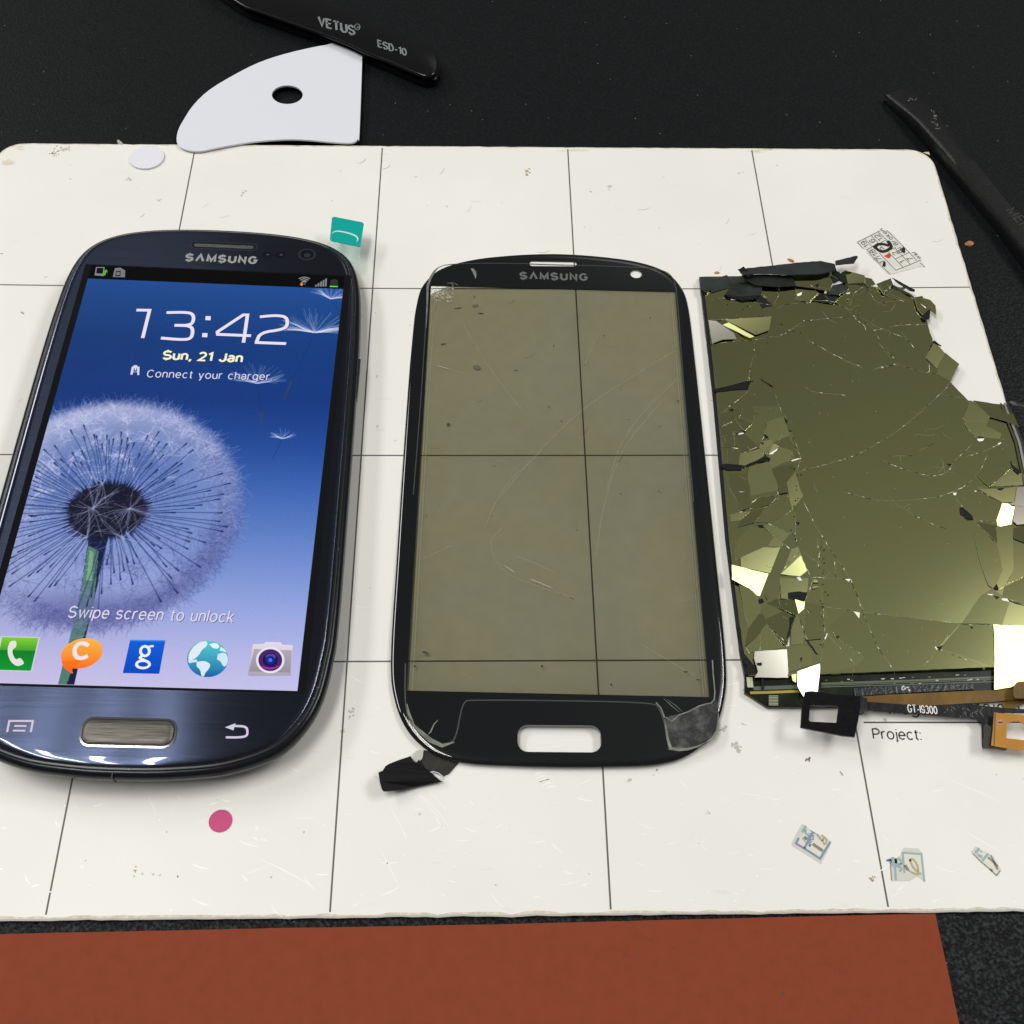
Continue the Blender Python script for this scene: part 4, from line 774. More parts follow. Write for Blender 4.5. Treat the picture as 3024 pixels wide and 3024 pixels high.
for w_, pts in (('g', [(360, 700), (410, 714)]), ('F', [(1492, 1670), (1520, 1690)]), ('F', [(1568, 1710), (1628, 1735)])):
    sw = MB(); sw.ribbon(gp(w_, pts), .16, -.05, taper=True); sw.build('bright_scratch', bpy.data.materials.get('scratch_bright') or M('scratch_bright', (.6, .58, .42), .3), gg)
# torn ribbon cable stub, lower left
tz = lambda x, y: max(-.6, min(3.0, -.9+(4.0-x)*.30))
def gk(pts): return [GL.loc(u, v, tz(*GL.loc(u, v, 0))) for u, v in px('K', pts)]
tp_ = MB(); tp_.prism(ccw(gk([(1030, 370), (1100, 380), (1690, 540), (1640, 610), (1480, 790), (1380, 835), (1280, 790), (1150, 740), (1060, 750), (960, 560), (1020, 530)])), lambda x, y: tz(x, y)-1.1, lambda x, y: tz(x, y)-.65)
cab = tp_.build('ribbon_cable', M('cable_grey', (.028, .027, .022), .5, spec=.2, var=(300, .25)), gg)
cab['label'] = 'torn dark ribbon cable at the lower left corner'
tp_ = MB(); tp_.ribbon(gk([(1330, 540), (1220, 700), (1190, 760)]), .5, lambda x, y: tz(x, y)-.62); tp_.build('cable_trace', M('trace_black', (.006, .006, .006), .5), cab)
tp_ = MB(); tp_.prism(ccw(gk([(225, 790), (300, 760), (350, 680), (420, 635), (600, 565), (800, 500), (850, 580), (900, 620), (950, 560), (1060, 720), (1150, 770), (1250, 870), (1370, 950), (1200, 985), (900, 1050), (620, 1110), (320, 1125), (280, 1080), (250, 960)])), lambda x, y: tz(x, y)-.35, tz, 0, mside=1)
tp_.build('black_tape', [M('tape_black', (.006, .0065, .0075), .6, spec=.15, bump=(900, .3, .0002)), M('tape_edge', (.06, .065, .065), .5)], cab)
tp_ = MB(); tp_.prism(ccw(chaikin(gk([(960, 385), (1025, 380), (1020, 520), (950, 600), (900, 610), (850, 540), (830, 480), (900, 400)]), 1)), lambda x, y: tz(x, y)-.5, lambda x, y: tz(x, y)-.1); tp_.ribbon(gk([(1160, 830), (1150, 790), (1200, 775), (1290, 800), (1370, 860), (1330, 900), (1370, 950), (1260, 900), (1190, 840)]), .2, lambda x, y: tz(x, y)+.03); tp_.ribbon(gk([(170, 850), (215, 890), (250, 1000), (275, 1080)]), .2, lambda x, y: tz(x, y)+.03); tp_.build('adhesive_residue', M('glue_pale', (.50, .52, .46), .4), cab)

# ================================================================== shattered lcd (right)
LZ = 1.75
lf = FLAT(*at(2600, 1500, 0)[:2], 0)
lcd = thing('shattered_lcd_panel', 'shattered olive mirror-backed display panel in many shards, at the right with torn flex cables', 'display panel', lf)
def lp(w, pts, z=LZ): return local(lf, tr(w, pts, z))
def mirror(name, tint, rough=.02, mott=.10):
    m, t, b = new_mat(name); tcn = t.nodes.new('ShaderNodeTexCoord'); n = t.nodes.new('ShaderNodeTexNoise'); n.inputs['Scale'].default_value = 60; n.inputs['Detail'].default_value = 6; t.links.new(tcn.outputs['Object'], n.inputs['Vector'])
    r = t.nodes.new('ShaderNodeValToRGB'); r.color_ramp.elements[0].position = .35; r.color_ramp.elements[1].position = .68; tt = np.array(tint)
    r.color_ramp.elements[0].color = (*(tt*np.array([.975, 1.015, 1.0])), 1); r.color_ramp.elements[1].color = (*(tt*np.array([1.03, .99, .95])), 1); t.links.new(n.outputs[0], r.inputs[0]); t.links.new(r.outputs[0], b.inputs['Base Color'])
    setp(b, Metallic=1.0, Roughness=rough); return m
OL = mirror('olive_mirror', (.56, .58, .27)); SV = mirror('silvered_mirror', (.78, .74, .66)); DK = M('dark_coated_glass', (.014, .017, .014), .25, spec=.3, var=(200, .5)); SL = M('slate_coated_glass', (.026, .031, .031), .3, spec=.3, var=(200, .3)); SIDE = M('broken_edge', (.40, .42, .36), .25)
PLATE = M('reflector_plate', (.10, .105, .09), .35, metal=.7)
def P3(p): return np.array([p[0]+lf.o[0], p[1]+lf.o[1], LZ])
outl = [*px('F', [(2065, 817), (2180, 815), (2350, 812), (2465, 800), (2500, 822), (2553, 836), (2583, 850), (2630, 836), (2690, 868), (2715, 890), (2736, 940), (2752, 1006), (2763, 1012), (2822, 1076), (2806, 1127), (2859, 1182), (2901, 1190), (2972, 1194), (3018, 1310), (3168, 2062), (2367, 2088), (2266, 2088), (2199, 2045), (2199, 1998), (2183, 1911), (2177, 1849), (2146, 1600), (2110, 1200)])]
OUT = ccw(local(lf, [tuple(at(u, v, 1.0)[:2]) for u, v in outl]))
m_ = MB(); m_.prism(jag(OUT, .06, 1.5), .05, .95); m_.build('backplate', [PLATE], lcd)
# ledge with traces under the picture area
led = MB(); q = lp('F', [(2199, 1998), (2199, 2046), (2266, 2089), (2367, 2089), (2540, 2070), (3150, 2035), (3140, 1975), (2934, 1971), (2418, 1992), (2330, 1998)], 1.1); led.prism(ccw(q), .96, 1.1)
led.build('driver_ledge', M('green_black_ledge', (.008, .011, .005), .2, spec=.35, var=(400, .6)), lcd)
tc_ = MB()
for (v0, v1, w_, mi) in ((2019, 2000, .4, 0), (2024, 2006, .14, 1), (2029, 2013, .2, 0)): tc_.ribbon(lp('F', [(2425, v0), (2700, (v0+v1)/2), (2935, v1)], 1.12), w_, 1.125, mi)
tc_.ribbon(lp('F', [(2215, 2046), (2290, 2044), (2362, 2041)], 1.12), .55, 1.13, 2); tc_.ribbon(lp('F', [(2225, 2033), (2360, 2028)], 1.12), .8, 1.13, 0); tc_.ribbon(lp('F', [(2213, 2000), (2216, 2030)], 1.12), 1.2, 1.13, 3)
for k in range(7): tc_.ribbon(lp('I', [(465, 600+k*17), (572, 600+k*17)], 1.12), .13, 1.13, 3)
for k in range(24): a_ = random.uniform(0, 1); p = (2430+500*a_, 2004-18*a_+random.uniform(0, 24)); tc_.flat(ccw([*lp('F', [(p[0], p[1]), (p[0]+random.uniform(3, 14), p[1]-.3), (p[0]+8, p[1]+random.uniform(1, 4)), (p[0], p[1]+2.5)], 1.12)]), 1.135, random.choice((0, 1, 3)))
for k in range(40): u_ = 2950+random.uniform(0, 90); v_ = 2012+random.uniform(0, 32); tc_.flat(ccw(lp('F', [(u_, v_), (u_+4, v_), (u_+4, v_+5), (u_, v_+5)], 1.12)), 1.134, random.choice((0, 3, 3, 1)))
tc_.build('circuit_traces', [M('trace_grey', (.10, .115, .09), .3), M('trace_green', (.10, .16, .05), .3), M('trace_gold', (.62, .50, .10), .25, metal=.7), M('trace_pale', (.48, .5, .36), .35)], lcd)['kind'] = 'stuff'
ic = MB(); ic.prism(ccw(lp('F', [(2520, 2033), (2610, 2027), (2875, 2019), (2877, 2037), (2610, 2051), (2524, 2058)], 1.3)), 1.1, 1.5); ico = ic.build('driver_chip', M('chip_black', (.012, .016, .022), .3, bump=(1500, .6, .0002), var=(600, .5)), lcd, bevel=.06)
ic = MB(); c = lp('J', [(330, 615)], 1.5)[0]
for k in range(9): ic.flat(blob(c[0]+random.gauss(0, .5), c[1]+random.gauss(0, .35), .28, .16, random.random()*3, n=7), 1.52)
ic.build('chip_scrape', M('scrape_white', (.6, .62, .66), .4), ico)
# metal edge strips
es = MB(); e0 = px('F', [(2072, 830), (2110, 1195), (2146, 1600), (2177, 1850), (2187, 1915), (2205, 1992)]); s1_ = [(u+9, v) for u, v in e0]; s2_ = [(u+17, v) for u, v in e0]
Q = lambda P_, z: [tuple(at(u, v, z)[:2]-lf.o[:2]) for u, v in P_]
es.ribbon(Q(e0, 1.1), .7, 1.25, 0); es.ribbon(Q(s1_, 1.1), .35, 1.30, 1); es.ribbon(Q(s2_, 1.1), .6, 1.28, 2)
ESM = [M('strip_black', (.012, .013, .012), .3), M('strip_steel', (.30, .31, .28), .3, metal=.8), M('strip_olive', (.055, .058, .035), .2)]; es.build('edge_strip', ESM, lcd); es = MB()
e1 = [(2976, 1196), (3020, 1312), (3100, 1700), (3160, 2000)]
es.ribbon(Q([(u-6, v) for u, v in e1], 1.1), .5, 1.9, 0); es.ribbon(Q([(u-14, v) for u, v in e1], 1.1), .5, 1.91, 1); es.ribbon(Q([(u-25, v) for u, v in e1], 1.1), .4, 1.92, 2)
es.build('edge_strip', ESM, lcd)

camp = OC
def tilt_for(c, target, rmax=.2):                 # smallest lean of a mirror piece that shows it the wanted ceiling brightness
    v = P3(c)-camp; v = v/np.linalg.norm(v); best = None
    for r in np.linspace(0, rmax, 24):
        for a in ([0.0] if r == 0 else np.linspace(0, 2*math.pi, 28, endpoint=False)):
            nx, ny = r*math.cos(a), r*math.sin(a); nz = math.sqrt(1-nx*nx-ny*ny); N = np.array([nx, ny, nz]); R_ = v-2*np.dot(v, N)*N
            e_ = abs(math.log(env(R_)/target))+r*2.2
            if best is None or e_ < best[0]: best = (e_, nx, ny, nz)
    return best[1:]
NSH = [0]; SURF = []
def shard(w, pts, target, mat=None, dz=0.0, name='glass_shard', z=LZ, jagg=.05, thick=.15):
    P_ = ccw(lp(w, pts, z+max(dz, 0))); P_ = jag(P_, jagg, 1.0) if jagg else P_; c = np.mean(P_, axis=0)
    if target is None: nx, ny, nz = 0, 0, 1
    elif isinstance(target, tuple): nx, ny = target; nz = math.sqrt(1-nx*nx-ny*ny)
    else: nx, ny, nz = tilt_for(c, target, min(.2, (2.2 if target > .55 else (.5 if target < .3 else .75))/max(.5, max(np.linalg.norm(np.array(p)-c) for p in P_))))
    NSH[0] += 1; bz = z+dz+.0022*NSH[0]
    # lift so that the lowest corner still clears the plate
    low = min(-(nx*(p[0]-c[0])+ny*(p[1]-c[1]))/nz for p in P_); bz = max(bz, z+dz-.35) if low > -.6 else bz+(-low-.6)*.5
    f = lambda x, y: bz-(nx*(x-c[0])+ny*(y-c[1]))/nz
    SURF.append((P_, f))
    k = MB(); k.prism(P_, lambda x, y: f(x, y)-thick, f, 0, mside=1)
    o = k.build(name, [mat or OL, SIDE if (mat is None or mat is SV) else mat], lcd); return o
def inpoly(P_, x, y):
    r = False
    for i in range(len(P_)):
        a, b = P_[i-1], P_[i]
        if (a[1] > y) != (b[1] > y) and x < (b[0]-a[0])*(y-a[1])/(b[1]-a[1])+a[0]: r = not r
    return r
def surf(x, y):
    h = .95
    for P_, f in SURF:
        if inpoly(P_, x, y): h = max(h, f(x, y))
    return min(h, 3.2)
# the one large unbroken facet and its neighbours
shard('F', [(2082, 866), (2190, 838), (2300, 832), (2440, 846), (2490, 832), (2560, 846), (2620, 846), (2690, 872), (2735, 950), (2755, 1000), (2735, 1060), (2790, 1110), (2808, 1128), (2855, 1182), (2901, 1192), (2966, 1198), (3006, 1314), (3050, 1520), (3120, 1980), (2934, 1971), (2418, 1991), (2340, 1996), (2212, 1994), (2192, 1890), (2155, 1600), (2122, 1200)], None, dz=-.13, name='mirror_pane', jagg=.08)
SH = [
 ('C', [(360, 110), (540, 40), (660, 10), (690, 0), (660, 150), (370, 300)], .085), ('C', [(670, 120), (720, 0), (830, 0), (860, 90), (830, 220), (650, 160)], .14), ('C', [(600, 200), (660, 170), (820, 260), (720, 350)], .125), ('C', [(370, 310), (600, 210), (680, 340), (720, 365), (380, 440)], .095),
 ('C', [(840, 0), (1220, 0), (1260, 140), (1030, 240), (1000, 180), (960, 110), (860, 90)], .17), ('C', [(850, 130), (960, 110), (1000, 230), (1020, 300), (1000, 400), (960, 480), (920, 570), (730, 380), (830, 260)], .175), ('C', [(1030, 240), (1265, 150), (1300, 230), (1370, 420), (1410, 560), (1390, 630), (1220, 570), (1060, 440), (1010, 400)], .26),
 ('C', [(600, 400), (730, 380), (920, 590), (660, 680)], .115), ('C', [(380, 440), (600, 400), (630, 570), (420, 580)], .10), ('C', [(990, 450), (1060, 440), (1140, 510), (1100, 590), (1030, 700), (960, 640), (930, 570)], .30), ('C', [(1140, 510), (1210, 570), (1060, 690), (1100, 600)], .40), ('C', [(660, 680), (930, 610), (960, 640), (1020, 700), (850, 780), (700, 850), (630, 830)], .27),
 ('C', [(480, 590), (630, 580), (660, 680), (630, 830), (480, 820)], .14), ('C', [(1060, 690), (1210, 580), (1400, 640), (1430, 730), (1100, 880), (1060, 790)], .23), ('C', [(780, 880), (1040, 800), (1100, 900), (1200, 1150), (1210, 1230), (1180, 1295), (970, 1280), (800, 1370), (800, 1200), (760, 980)], .22), ('C', [(480, 960), (760, 960), (800, 1200), (800, 1450), (680, 1480), (500, 1150)], .14),
 ('C', [(1100, 900), (1400, 780), (1450, 930), (1320, 1090), (1340, 1230), (1220, 1250), (1200, 1130)], .13), ('C', [(1320, 1090), (1430, 950), (1460, 1010), (1520, 1200), (1570, 1310), (1510, 1430), (1450, 1520), (1400, 1470), (1370, 1350)], .32), ('C', [(820, 1380), (970, 1285), (1180, 1300), (1080, 1400), (800, 1470)], .11), ('C', [(1130, 1360), (1360, 1350), (1400, 1470), (1290, 1560), (1080, 1660), (860, 1650), (980, 1480)], .18),
 ('C', [(520, 1560), (700, 1510), (800, 1500), (660, 1620), (520, 1650)], .28), ('C', [(620, 1720), (860, 1660), (1050, 1440), (820, 1490), (640, 1650)], .09), ('C', [(980, 1710), (1070, 1670), (1360, 1810), (1300, 1900), (1230, 1940), (1150, 1870)], .26), ('C', [(1090, 1670), (1290, 1560), (1430, 1480), (1440, 1840), (1340, 1790)], .20),
 ('D', [(240, 110), (470, -120), (640, -80), (800, 30), (710, 170), (640, 180), (260, 370)], .20), ('D', [(710, 170), (810, 30), (950, 130), (880, 170)], .31), ('D', [(320, 340), (650, 180), (830, 180), (960, 140), (1040, 200), (930, 400), (890, 560), (590, 515), (320, 470)], .62), ('D', [(900, 540), (960, 440), (1040, 210), (1140, 170), (1190, 290)], .36), ('D', [(890, 562), (1180, 300), (1320, 600)], 1.15),
 ('D', [(185, 460), (880, 575), (870, 740), (840, 890), (640, 870), (560, 860), (450, 770), (380, 745), (260, 690), (190, 660)], 4.0), ('D', [(890, 620), (1330, 610), (1350, 680), (1290, 780), (1250, 830), (1240, 930), (900, 910)], .36), ('D', [(300, 700), (450, 760), (560, 870), (620, 1050), (440, 1330), (380, 1100)], .24), ('D', [(640, 960), (720, 900), (1090, 920), (1130, 1080), (1120, 1160), (800, 1010)], .08), ('D', [(620, 1050), (700, 960), (800, 1010), (1110, 1160), (1050, 1300), (980, 1580), (930, 1560), (690, 1260)], .05),
 ('D', [(390, 1590), (430, 1340), (620, 1060), (700, 1260), (560, 1440)], .14), ('D', [(400, 1600), (590, 1420), (700, 1270), (850, 1470), (970, 1600), (450, 1680)], .24), ('D', [(1095, 925), (1240, 940), (1230, 1050), (1150, 1120)], 2.6), ('D', [(1110, 1170), (1130, 1130), (1240, 1440), (1210, 1550), (1050, 1570), (1040, 1370)], .28), ('D', [(1240, 950), (1490, 1010), (1500, 1180), (1560, 1380), (1480, 1480), (1290, 1500), (1240, 1420)], .19), ('D', [(990, 1600), (1200, 1560), (1330, 1640), (1350, 1850), (1010, 1960), (985, 1640)], .25),
 ('B', [(700, 830), (1540, 925), (1400, 1070), (1650, 1160), (1740, 1195), (665, 1235), (890, 1190), (960, 1130), (770, 1000), (710, 900)], .24), ('B', [(1540, 925), (1740, 935), (1745, 1195), (1640, 1160), (1410, 1080)], .36),
 ('G', [(950, 700), (990, 660), (1150, 780), (1240, 860), (1140, 1180), (560, 1165), (780, 840), (840, 760)], .38), ('G', [(1240, 870), (1449, 920), (1800, 1010), (1800, 1215), (1130, 1180)], .85), ('G', [(747, -160), (887, -190), (1057, 30), (1100, 190), (1140, 400), (1060, 600), (1000, 660), (940, 620), (820, 280), (742, -50)], .28),
 ('G', [(1057, 30), (1050, -210), (1287, -200), (1300, 400), (1170, 640), (1090, 680), (1060, 600), (1140, 400), (1100, 190)], .38), ('G', [(1290, -30), (1449, 0), (1750, 60), (1760, 590), (1449, 500), (1200, 600), (1180, 640), (1300, 400)], .36), ('G', [(1180, 640), (1449, 510), (1770, 600), (1790, 1000), (1449, 920), (1150, 790)], .32), ('G', [(1000, 1190), (1449, 1205), (1820, 1225), (1880, 1990), (1024, 2110), (1020, 1400)], 3.2),
 ('E', [(1080, 0), (1380, 0), (1380, 40), (1610, 150), (1590, 220), (1370, 210), (1250, 200), (1110, 50)], .24), ('E', [(1420, 420), (1600, 290), (1740, 560), (1770, 620), (1440, 910), (1360, 850), (1260, 740)], .17), ('E', [(1440, 910), (1770, 630), (1932, 750), (2080, 860), (1932, 880)], .34), ('E', [(1270, 940), (1560, 940), (1830, 910), (1800, 1120), (1620, 1130)], .40),
 ('E', [(1610, 1155), (1700, 1160), (1740, 1190), (1800, 1200), (1770, 1400), (1740, 1470), (1690, 1480), (1560, 1460), (1540, 1380)], 4.0), ('E', [(1770, 1500), (1932, 1450), (2150, 1440), (2190, 1760), (1932, 1710), (1780, 1650)], .12), ('E', [(1240, 1400), (1540, 1450), (1520, 1700)], .12),
 ('A', [(1430, 590), (1490, 650), (1450, 730), (1385, 670)], .28), ('A', [(1490, 650), (1570, 710), (1525, 800), (1460, 760), (1450, 730)], .20), ('A', [(1630, 915), (1700, 970), (1740, 1005), (1720, 1050), (1770, 1100), (1690, 1120), (1630, 1080), (1590, 1010)], .24),
 ('Z', [(255, 765), (345, 745), (680, 960), (630, 975)], 1.9), ('Z', [(350, 745), (880, 715), (850, 880), (700, 930)], .38), ('H', [(630, 205), (870, 280), (870, 370), (660, 380)], .22), ('H', [(0, 420), (150, 400), (290, 500), (180, 600), (0, 600)], .17), ('H', [(1620, 570), (1700, 590), (1770, 660), (1780, 770), (1690, 700), (1640, 620)], .17),
 ('A', [(1810, 935), (1845, 930), (1900, 1060), (1830, 1030), (1740, 1005), (1700, 965), (1650, 910)], .085), ('Z', [(190, 520), (740, 560), (880, 610), (870, 710), (360, 735), (250, 765), (165, 745)], .09), ('Z', [(210, 1070), (690, 1010), (640, 1400), (610, 1450), (260, 1540)], .098)]
for w_, pts, t_ in SH: shard(w_, pts, t_*.85 if t_ < .45 else t_)
for w_, pts, t_, mm_ in (('I', [(300, 105), (670, 70), (685, 200), (690, 385), (300, 395), (340, 330), (290, 180)], .80, SV), ('I', [(790, 330), (1050, 230), (1045, 360), (1025, 550), (960, 545), (900, 550), (860, 615), (790, 500)], 4.0, SV), ('I', [(720, 360), (780, 350), (775, 450), (735, 430)], 1.6, OL),
                         ('E', [(1830, 920), (2130, 890), (2150, 1200), (1932, 1195), (1860, 1180), (1700, 1160), (1800, 1120)], .36, SV), ('E', [(1800, 1180), (1932, 1205), (2150, 1230), (2190, 1470), (1932, 1440), (1830, 1450), (1775, 1400)], .48, SV), ('Z', [(165, 750), (255, 765), (450, 910), (480, 980), (320, 985), (200, 1030)], .34, SV),
                         ('Z', [(75, 270), (210, 275), (240, 320), (200, 400), (140, 460), (80, 400)], None, SL), ('Z', [(180, 400), (230, 300), (370, 250), (435, 330), (400, 380), (200, 440)], (.05, -.1), SL), ('Z', [(340, 480), (440, 330), (700, 310), (770, 380), (760, 480), (700, 520), (560, 540)], (-.05, .08), DK), ('Z', [(700, 520), (770, 480), (890, 590), (770, 620)], None, DK)):
    shard(w_, pts, t_, mm_, dz=.1)
shard('F', [(2178, 797), (2350, 775), (2424, 769), (2465, 779), (2470, 800), (2420, 812), (2340, 815), (2250, 811), (2196, 815)], (.0, .10), SL, dz=.9, z=2.2, jagg=.09)
shard('F', [(2190, 814), (2250, 811), (2340, 814), (2350, 845), (2300, 850), (2230, 845), (2200, 830)], (.02, .04), DK, dz=.5); shard('F', [(2340, 813), (2420, 811), (2470, 802), (2448, 862), (2400, 852), (2350, 846)], .085, OL, dz=.4); shard('F', [(2466, 800), (2480, 806), (2478, 830), (2462, 838), (2450, 820)], None, DK, dz=.4)
for k in range(10):                      # small splinters between the larger pieces
    w_, c0 = random.choice([('C', (1430+random.gauss(0, 60), random.uniform(560, 1850))), ('D', (random.gauss(1100, 350), random.gauss(1100, 420))), ('H', (random.uniform(300, 1600), random.uniform(430, 720))), ('Z', (random.uniform(300, 900), random.uniform(480, 620)))])
    shard(w_, [(c0[0]+math.cos(t_)*random.uniform(15, 60), c0[1]+math.sin(t_)*random.uniform(15, 55)) for t_ in sorted(random.uniform(0, 6.28) for _ in range(random.choice((3, 4, 5))))], random.choice((.09, .14, .2, .3, .5)), dz=.0, jagg=.03, thick=.1)
shard('H', [(497, 95), (770, 20), (790, 36), (735, 130), (500, 158)], (.0, .12), SL, dz=.6, z=2.6)
shard('H', [(515, 290), (630, 205), (650, 380), (590, 370)], (.12, 0), DK, dz=.4); shard('H', [(200, 600), (300, 510), (500, 540), (540, 570), (480, 630)], None, DK); shard('H', [(400, 520), (490, 400), (660, 400), (670, 440), (550, 530)], (.05, 0), SL, dz=.4)
shard('H', [(870, 300), (960, 320), (1010, 390), (920, 420), (880, 380)], .11); shard('H', [(1020, 385), (1200, 315), (1230, 390), (1110, 520)], .10, dz=.2); shard('H', [(1220, 300), (1510, 460), (1500, 490), (1440, 480), (1290, 380)], (.1, .15), DK, dz=.5)
shard('H', [(1500, 560), (1600, 540), (1680, 700), (1700, 770), (1650, 830), (1540, 700)], .12, dz=.2)
shard('H', [(530, 335), (592, 378), (470, 402), (380, 505), (355, 505), (400, 425)], None, M('gap_mat_white', (.62, .62, .64), .4), dz=.1)  # white piece added in place of a gap where the mat shows through
# cracks
cr = MB(); crd = MB()
CRK = [('A', [(725, 575), (880, 660), (1040, 730)]), ('A', [(875, 370), (960, 400), (1080, 490), (1250, 555)]), ('A', [(1090, 520), (1250, 490), (1400, 490)]), ('A', [(1100, 735), (1240, 710)]), ('A', [(1260, 720), (1340, 745), (1470, 765)]), ('A', [(1525, 810), (1390, 945), (1250, 1065), (1120, 1150), (950, 1240), (700, 1300)]), ('A', [(1465, 875), (1610, 900)]), ('A', [(700, 830), (770, 870), (935, 882)]),
       ('A', [(540, 560), (620, 530), (700, 470)]), ('A', [(920, 1418), (1040, 1455), (1200, 1473), (1350, 1465), (1500, 1440), (1590, 1395)]), ('A', [(1145, 1245), (1250, 1290), (1400, 1335), (1500, 1320), (1560, 1230), (1650, 1150)]), ('A', [(1350, 1190), (1430, 1150)]), ('A', [(560, 400), (610, 370), (870, 365)]), ('A', [(250, 980), (400, 860)]), ('A', [(240, 1060), (340, 1010)]), ('A', [(630, 1080), (690, 1230)]), ('A', [(1120, 590), (1190, 680)]), ('A', [(560, 270), (570, 310), (540, 380)]),
       ('B', [(570, 170), (670, 370), (860, 650), (920, 800), (1000, 1030), (1150, 1255)]), ('B', [(860, 650), (940, 840)]), ('B', [(690, 820), (700, 1000), (670, 1180)]), ('B', [(720, 990), (900, 1190)]), ('B', [(1120, 175), (1300, 280), (1450, 340)]), ('B', [(1510, 150), (1590, 250), (1650, 290), (1760, 300)]), ('B', [(1390, 1080), (1740, 1220)]), ('B', [(355, 310), (520, 380)]), ('B', [(545, 480), (430, 600)]), ('B', [(680, 440), (660, 570)]), ('B', [(760, 540), (770, 640)]), ('B', [(340, 930), (460, 1050)]),
       ('B', [(540, 860), (580, 1010), (660, 1110)]), ('B', [(870, 1290), (880, 1200)]), ('B', [(300, 1000), (300, 1090)]), ('B', [(1740, 740), (1932, 810)]), ('B', [(1550, 930), (1932, 940)]), ('B', [(1640, 80), (1900, 75)]), ('B', [(1640, 100), (1790, 170)]), ('B', [(1380, 1110), (1310, 1190)]), ('B', [(710, 820), (1130, 880), (1545, 925)]), ('E', [(0, 465), (150, 470), (320, 458)]), ('E', [(1100, 480), (1250, 440), (1400, 390), (1590, 290)]), ('E', [(1250, 740), (1340, 620), (1400, 460)]), ('E', [(1030, 920), (1140, 870), (1250, 740)]),
       ('H', [(500, 635), (660, 690), (720, 780), (960, 920), (1060, 1080)]), ('H', [(1050, 620), (1140, 660)]), ('H', [(1240, 570), (1380, 605)]), ('H', [(720, 550), (760, 470), (880, 410)]), ('H', [(130, 270), (300, 250), (430, 240)]), ('H', [(1050, 380), (1080, 480), (1140, 490)]), ('H', [(1160, 970), (1350, 1055)]), ('H', [(1340, 990), (1500, 1190)]), ('H', [(1050, 1130), (1240, 1330)]), ('C', [(370, 110), (480, 60)]), ('C', [(370, 310), (640, 170)]), ('C', [(620, 1230), (720, 1220)]), ('C', [(530, 590), (625, 603)]), ('C', [(1450, 940), (1600, 910)])]
CZ = LZ+.42
SZF = lambda x, y: surf(x, y)+.02
CRK += [('H', p) for p in ([(870, 380), (900, 440), (1000, 590), (1060, 640)], [(930, 460), (1090, 500)], [(1100, 520), (1230, 400)], [(1140, 490), (1420, 590)], [(1230, 390), (1440, 500), (1520, 560)], [(680, 700), (540, 640)], [(200, 600), (480, 610)], [(0, 610), (400, 605)], [(290, 500), (180, 600)], [(150, 400), (290, 510)], [(1500, 670), (1540, 760), (1620, 840)], [(1690, 905), (1540, 885)], [(1700, 920), (1760, 1100)], [(1640, 1320), (1760, 1110)], [(1690, 1380), (1690, 1500)], [(970, 570), (1050, 620), (1250, 600)], [(700, 780), (860, 900), (900, 980)], [(60, 860), (300, 830), (640, 800)], [(490, 1295), (560, 1320), (600, 1350), (720, 1400), (850, 1450)], [(1000, 1450), (1300, 1390)])]
CRK += [('C', p) for p in ([(690, 0), (660, 150), (600, 200), (370, 300)], [(850, 130), (840, 260), (730, 370), (600, 400), (380, 440)], [(1020, 300), (1000, 400), (960, 500), (920, 590), (660, 680), (630, 830)], [(1260, 140), (1370, 420), (1420, 560), (1540, 730), (1480, 880), (1450, 950)], [(1100, 900), (1200, 1150), (1190, 1290), (970, 1280), (820, 1370), (800, 1470)], [(500, 1560), (700, 1490), (1040, 1440)], [(1430, 1480), (1460, 1650), (1440, 1840)])]
CRK += [('D', p) for p in ([(1110, 20), (1130, 180), (1200, 320), (1320, 600), (1350, 680), (1240, 940)], [(880, 570), (910, 900)], [(1430, 40), (1440, 300), (1420, 460)], [(1350, 600), (1640, 620), (1890, 640)], [(1480, 760), (1500, 1010), (1520, 1250), (1560, 1400)])]
CRK += [('Z', p) for p in ([(190, 520), (330, 500), (560, 540), (900, 600)], [(160, 750), (255, 765), (360, 740), (880, 715)], [(200, 1040), (440, 990), (700, 980), (900, 940)], [(690, 1010), (660, 1200), (620, 1440)], [(920, 1590), (1000, 1830)])]
def crackline(P_, main=True):
    P_ = [(x+random.gauss(0, .07), y+random.gauss(0, .07)) for x, y in P_]
    for i in range(len(P_)-1):
        a_, b_ = np.array(P_[i]), np.array(P_[i+1]); L_ = np.linalg.norm(b_-a_); n_ = max(1, int(L_/.6)); off = np.array([0., 0.])
        for j in range(n_):
            o2 = off*.5+np.array([random.gauss(0, .045), random.gauss(0, .045)]) if j < n_-1 else np.array([0., 0.])
            p, q_ = a_+(b_-a_)*j/n_+off, a_+(b_-a_)*(j+1)/n_+o2; off = o2; r_ = random.random()
            cr.ribbon([p, q_], random.uniform(.045, .085), SZF, 1)
            if main and r_ < .17: cr.ribbon([p, (p+q_)/2, q_], random.uniform(.06, .17), lambda x, y: SZF(x, y)+.01, 0, taper=True)
            elif main and r_ < .30: cr.ribbon([p, q_], random.uniform(.07, .16), lambda x, y: SZF(x, y)+.01, 2)
            elif main and r_ < .345:
                an = random.uniform(0, 6.28); e_ = p+np.array([math.cos(an), math.sin(an)])*random.uniform(.5, 2.2); cr.ribbon([p, (p+e_)/2+np.array([random.gauss(0, .1), random.gauss(0, .1)]), e_], .05, SZF, 1)
for w_, pts in CRK: crackline(chaikin(lp(w_, pts, 1.6), 1))
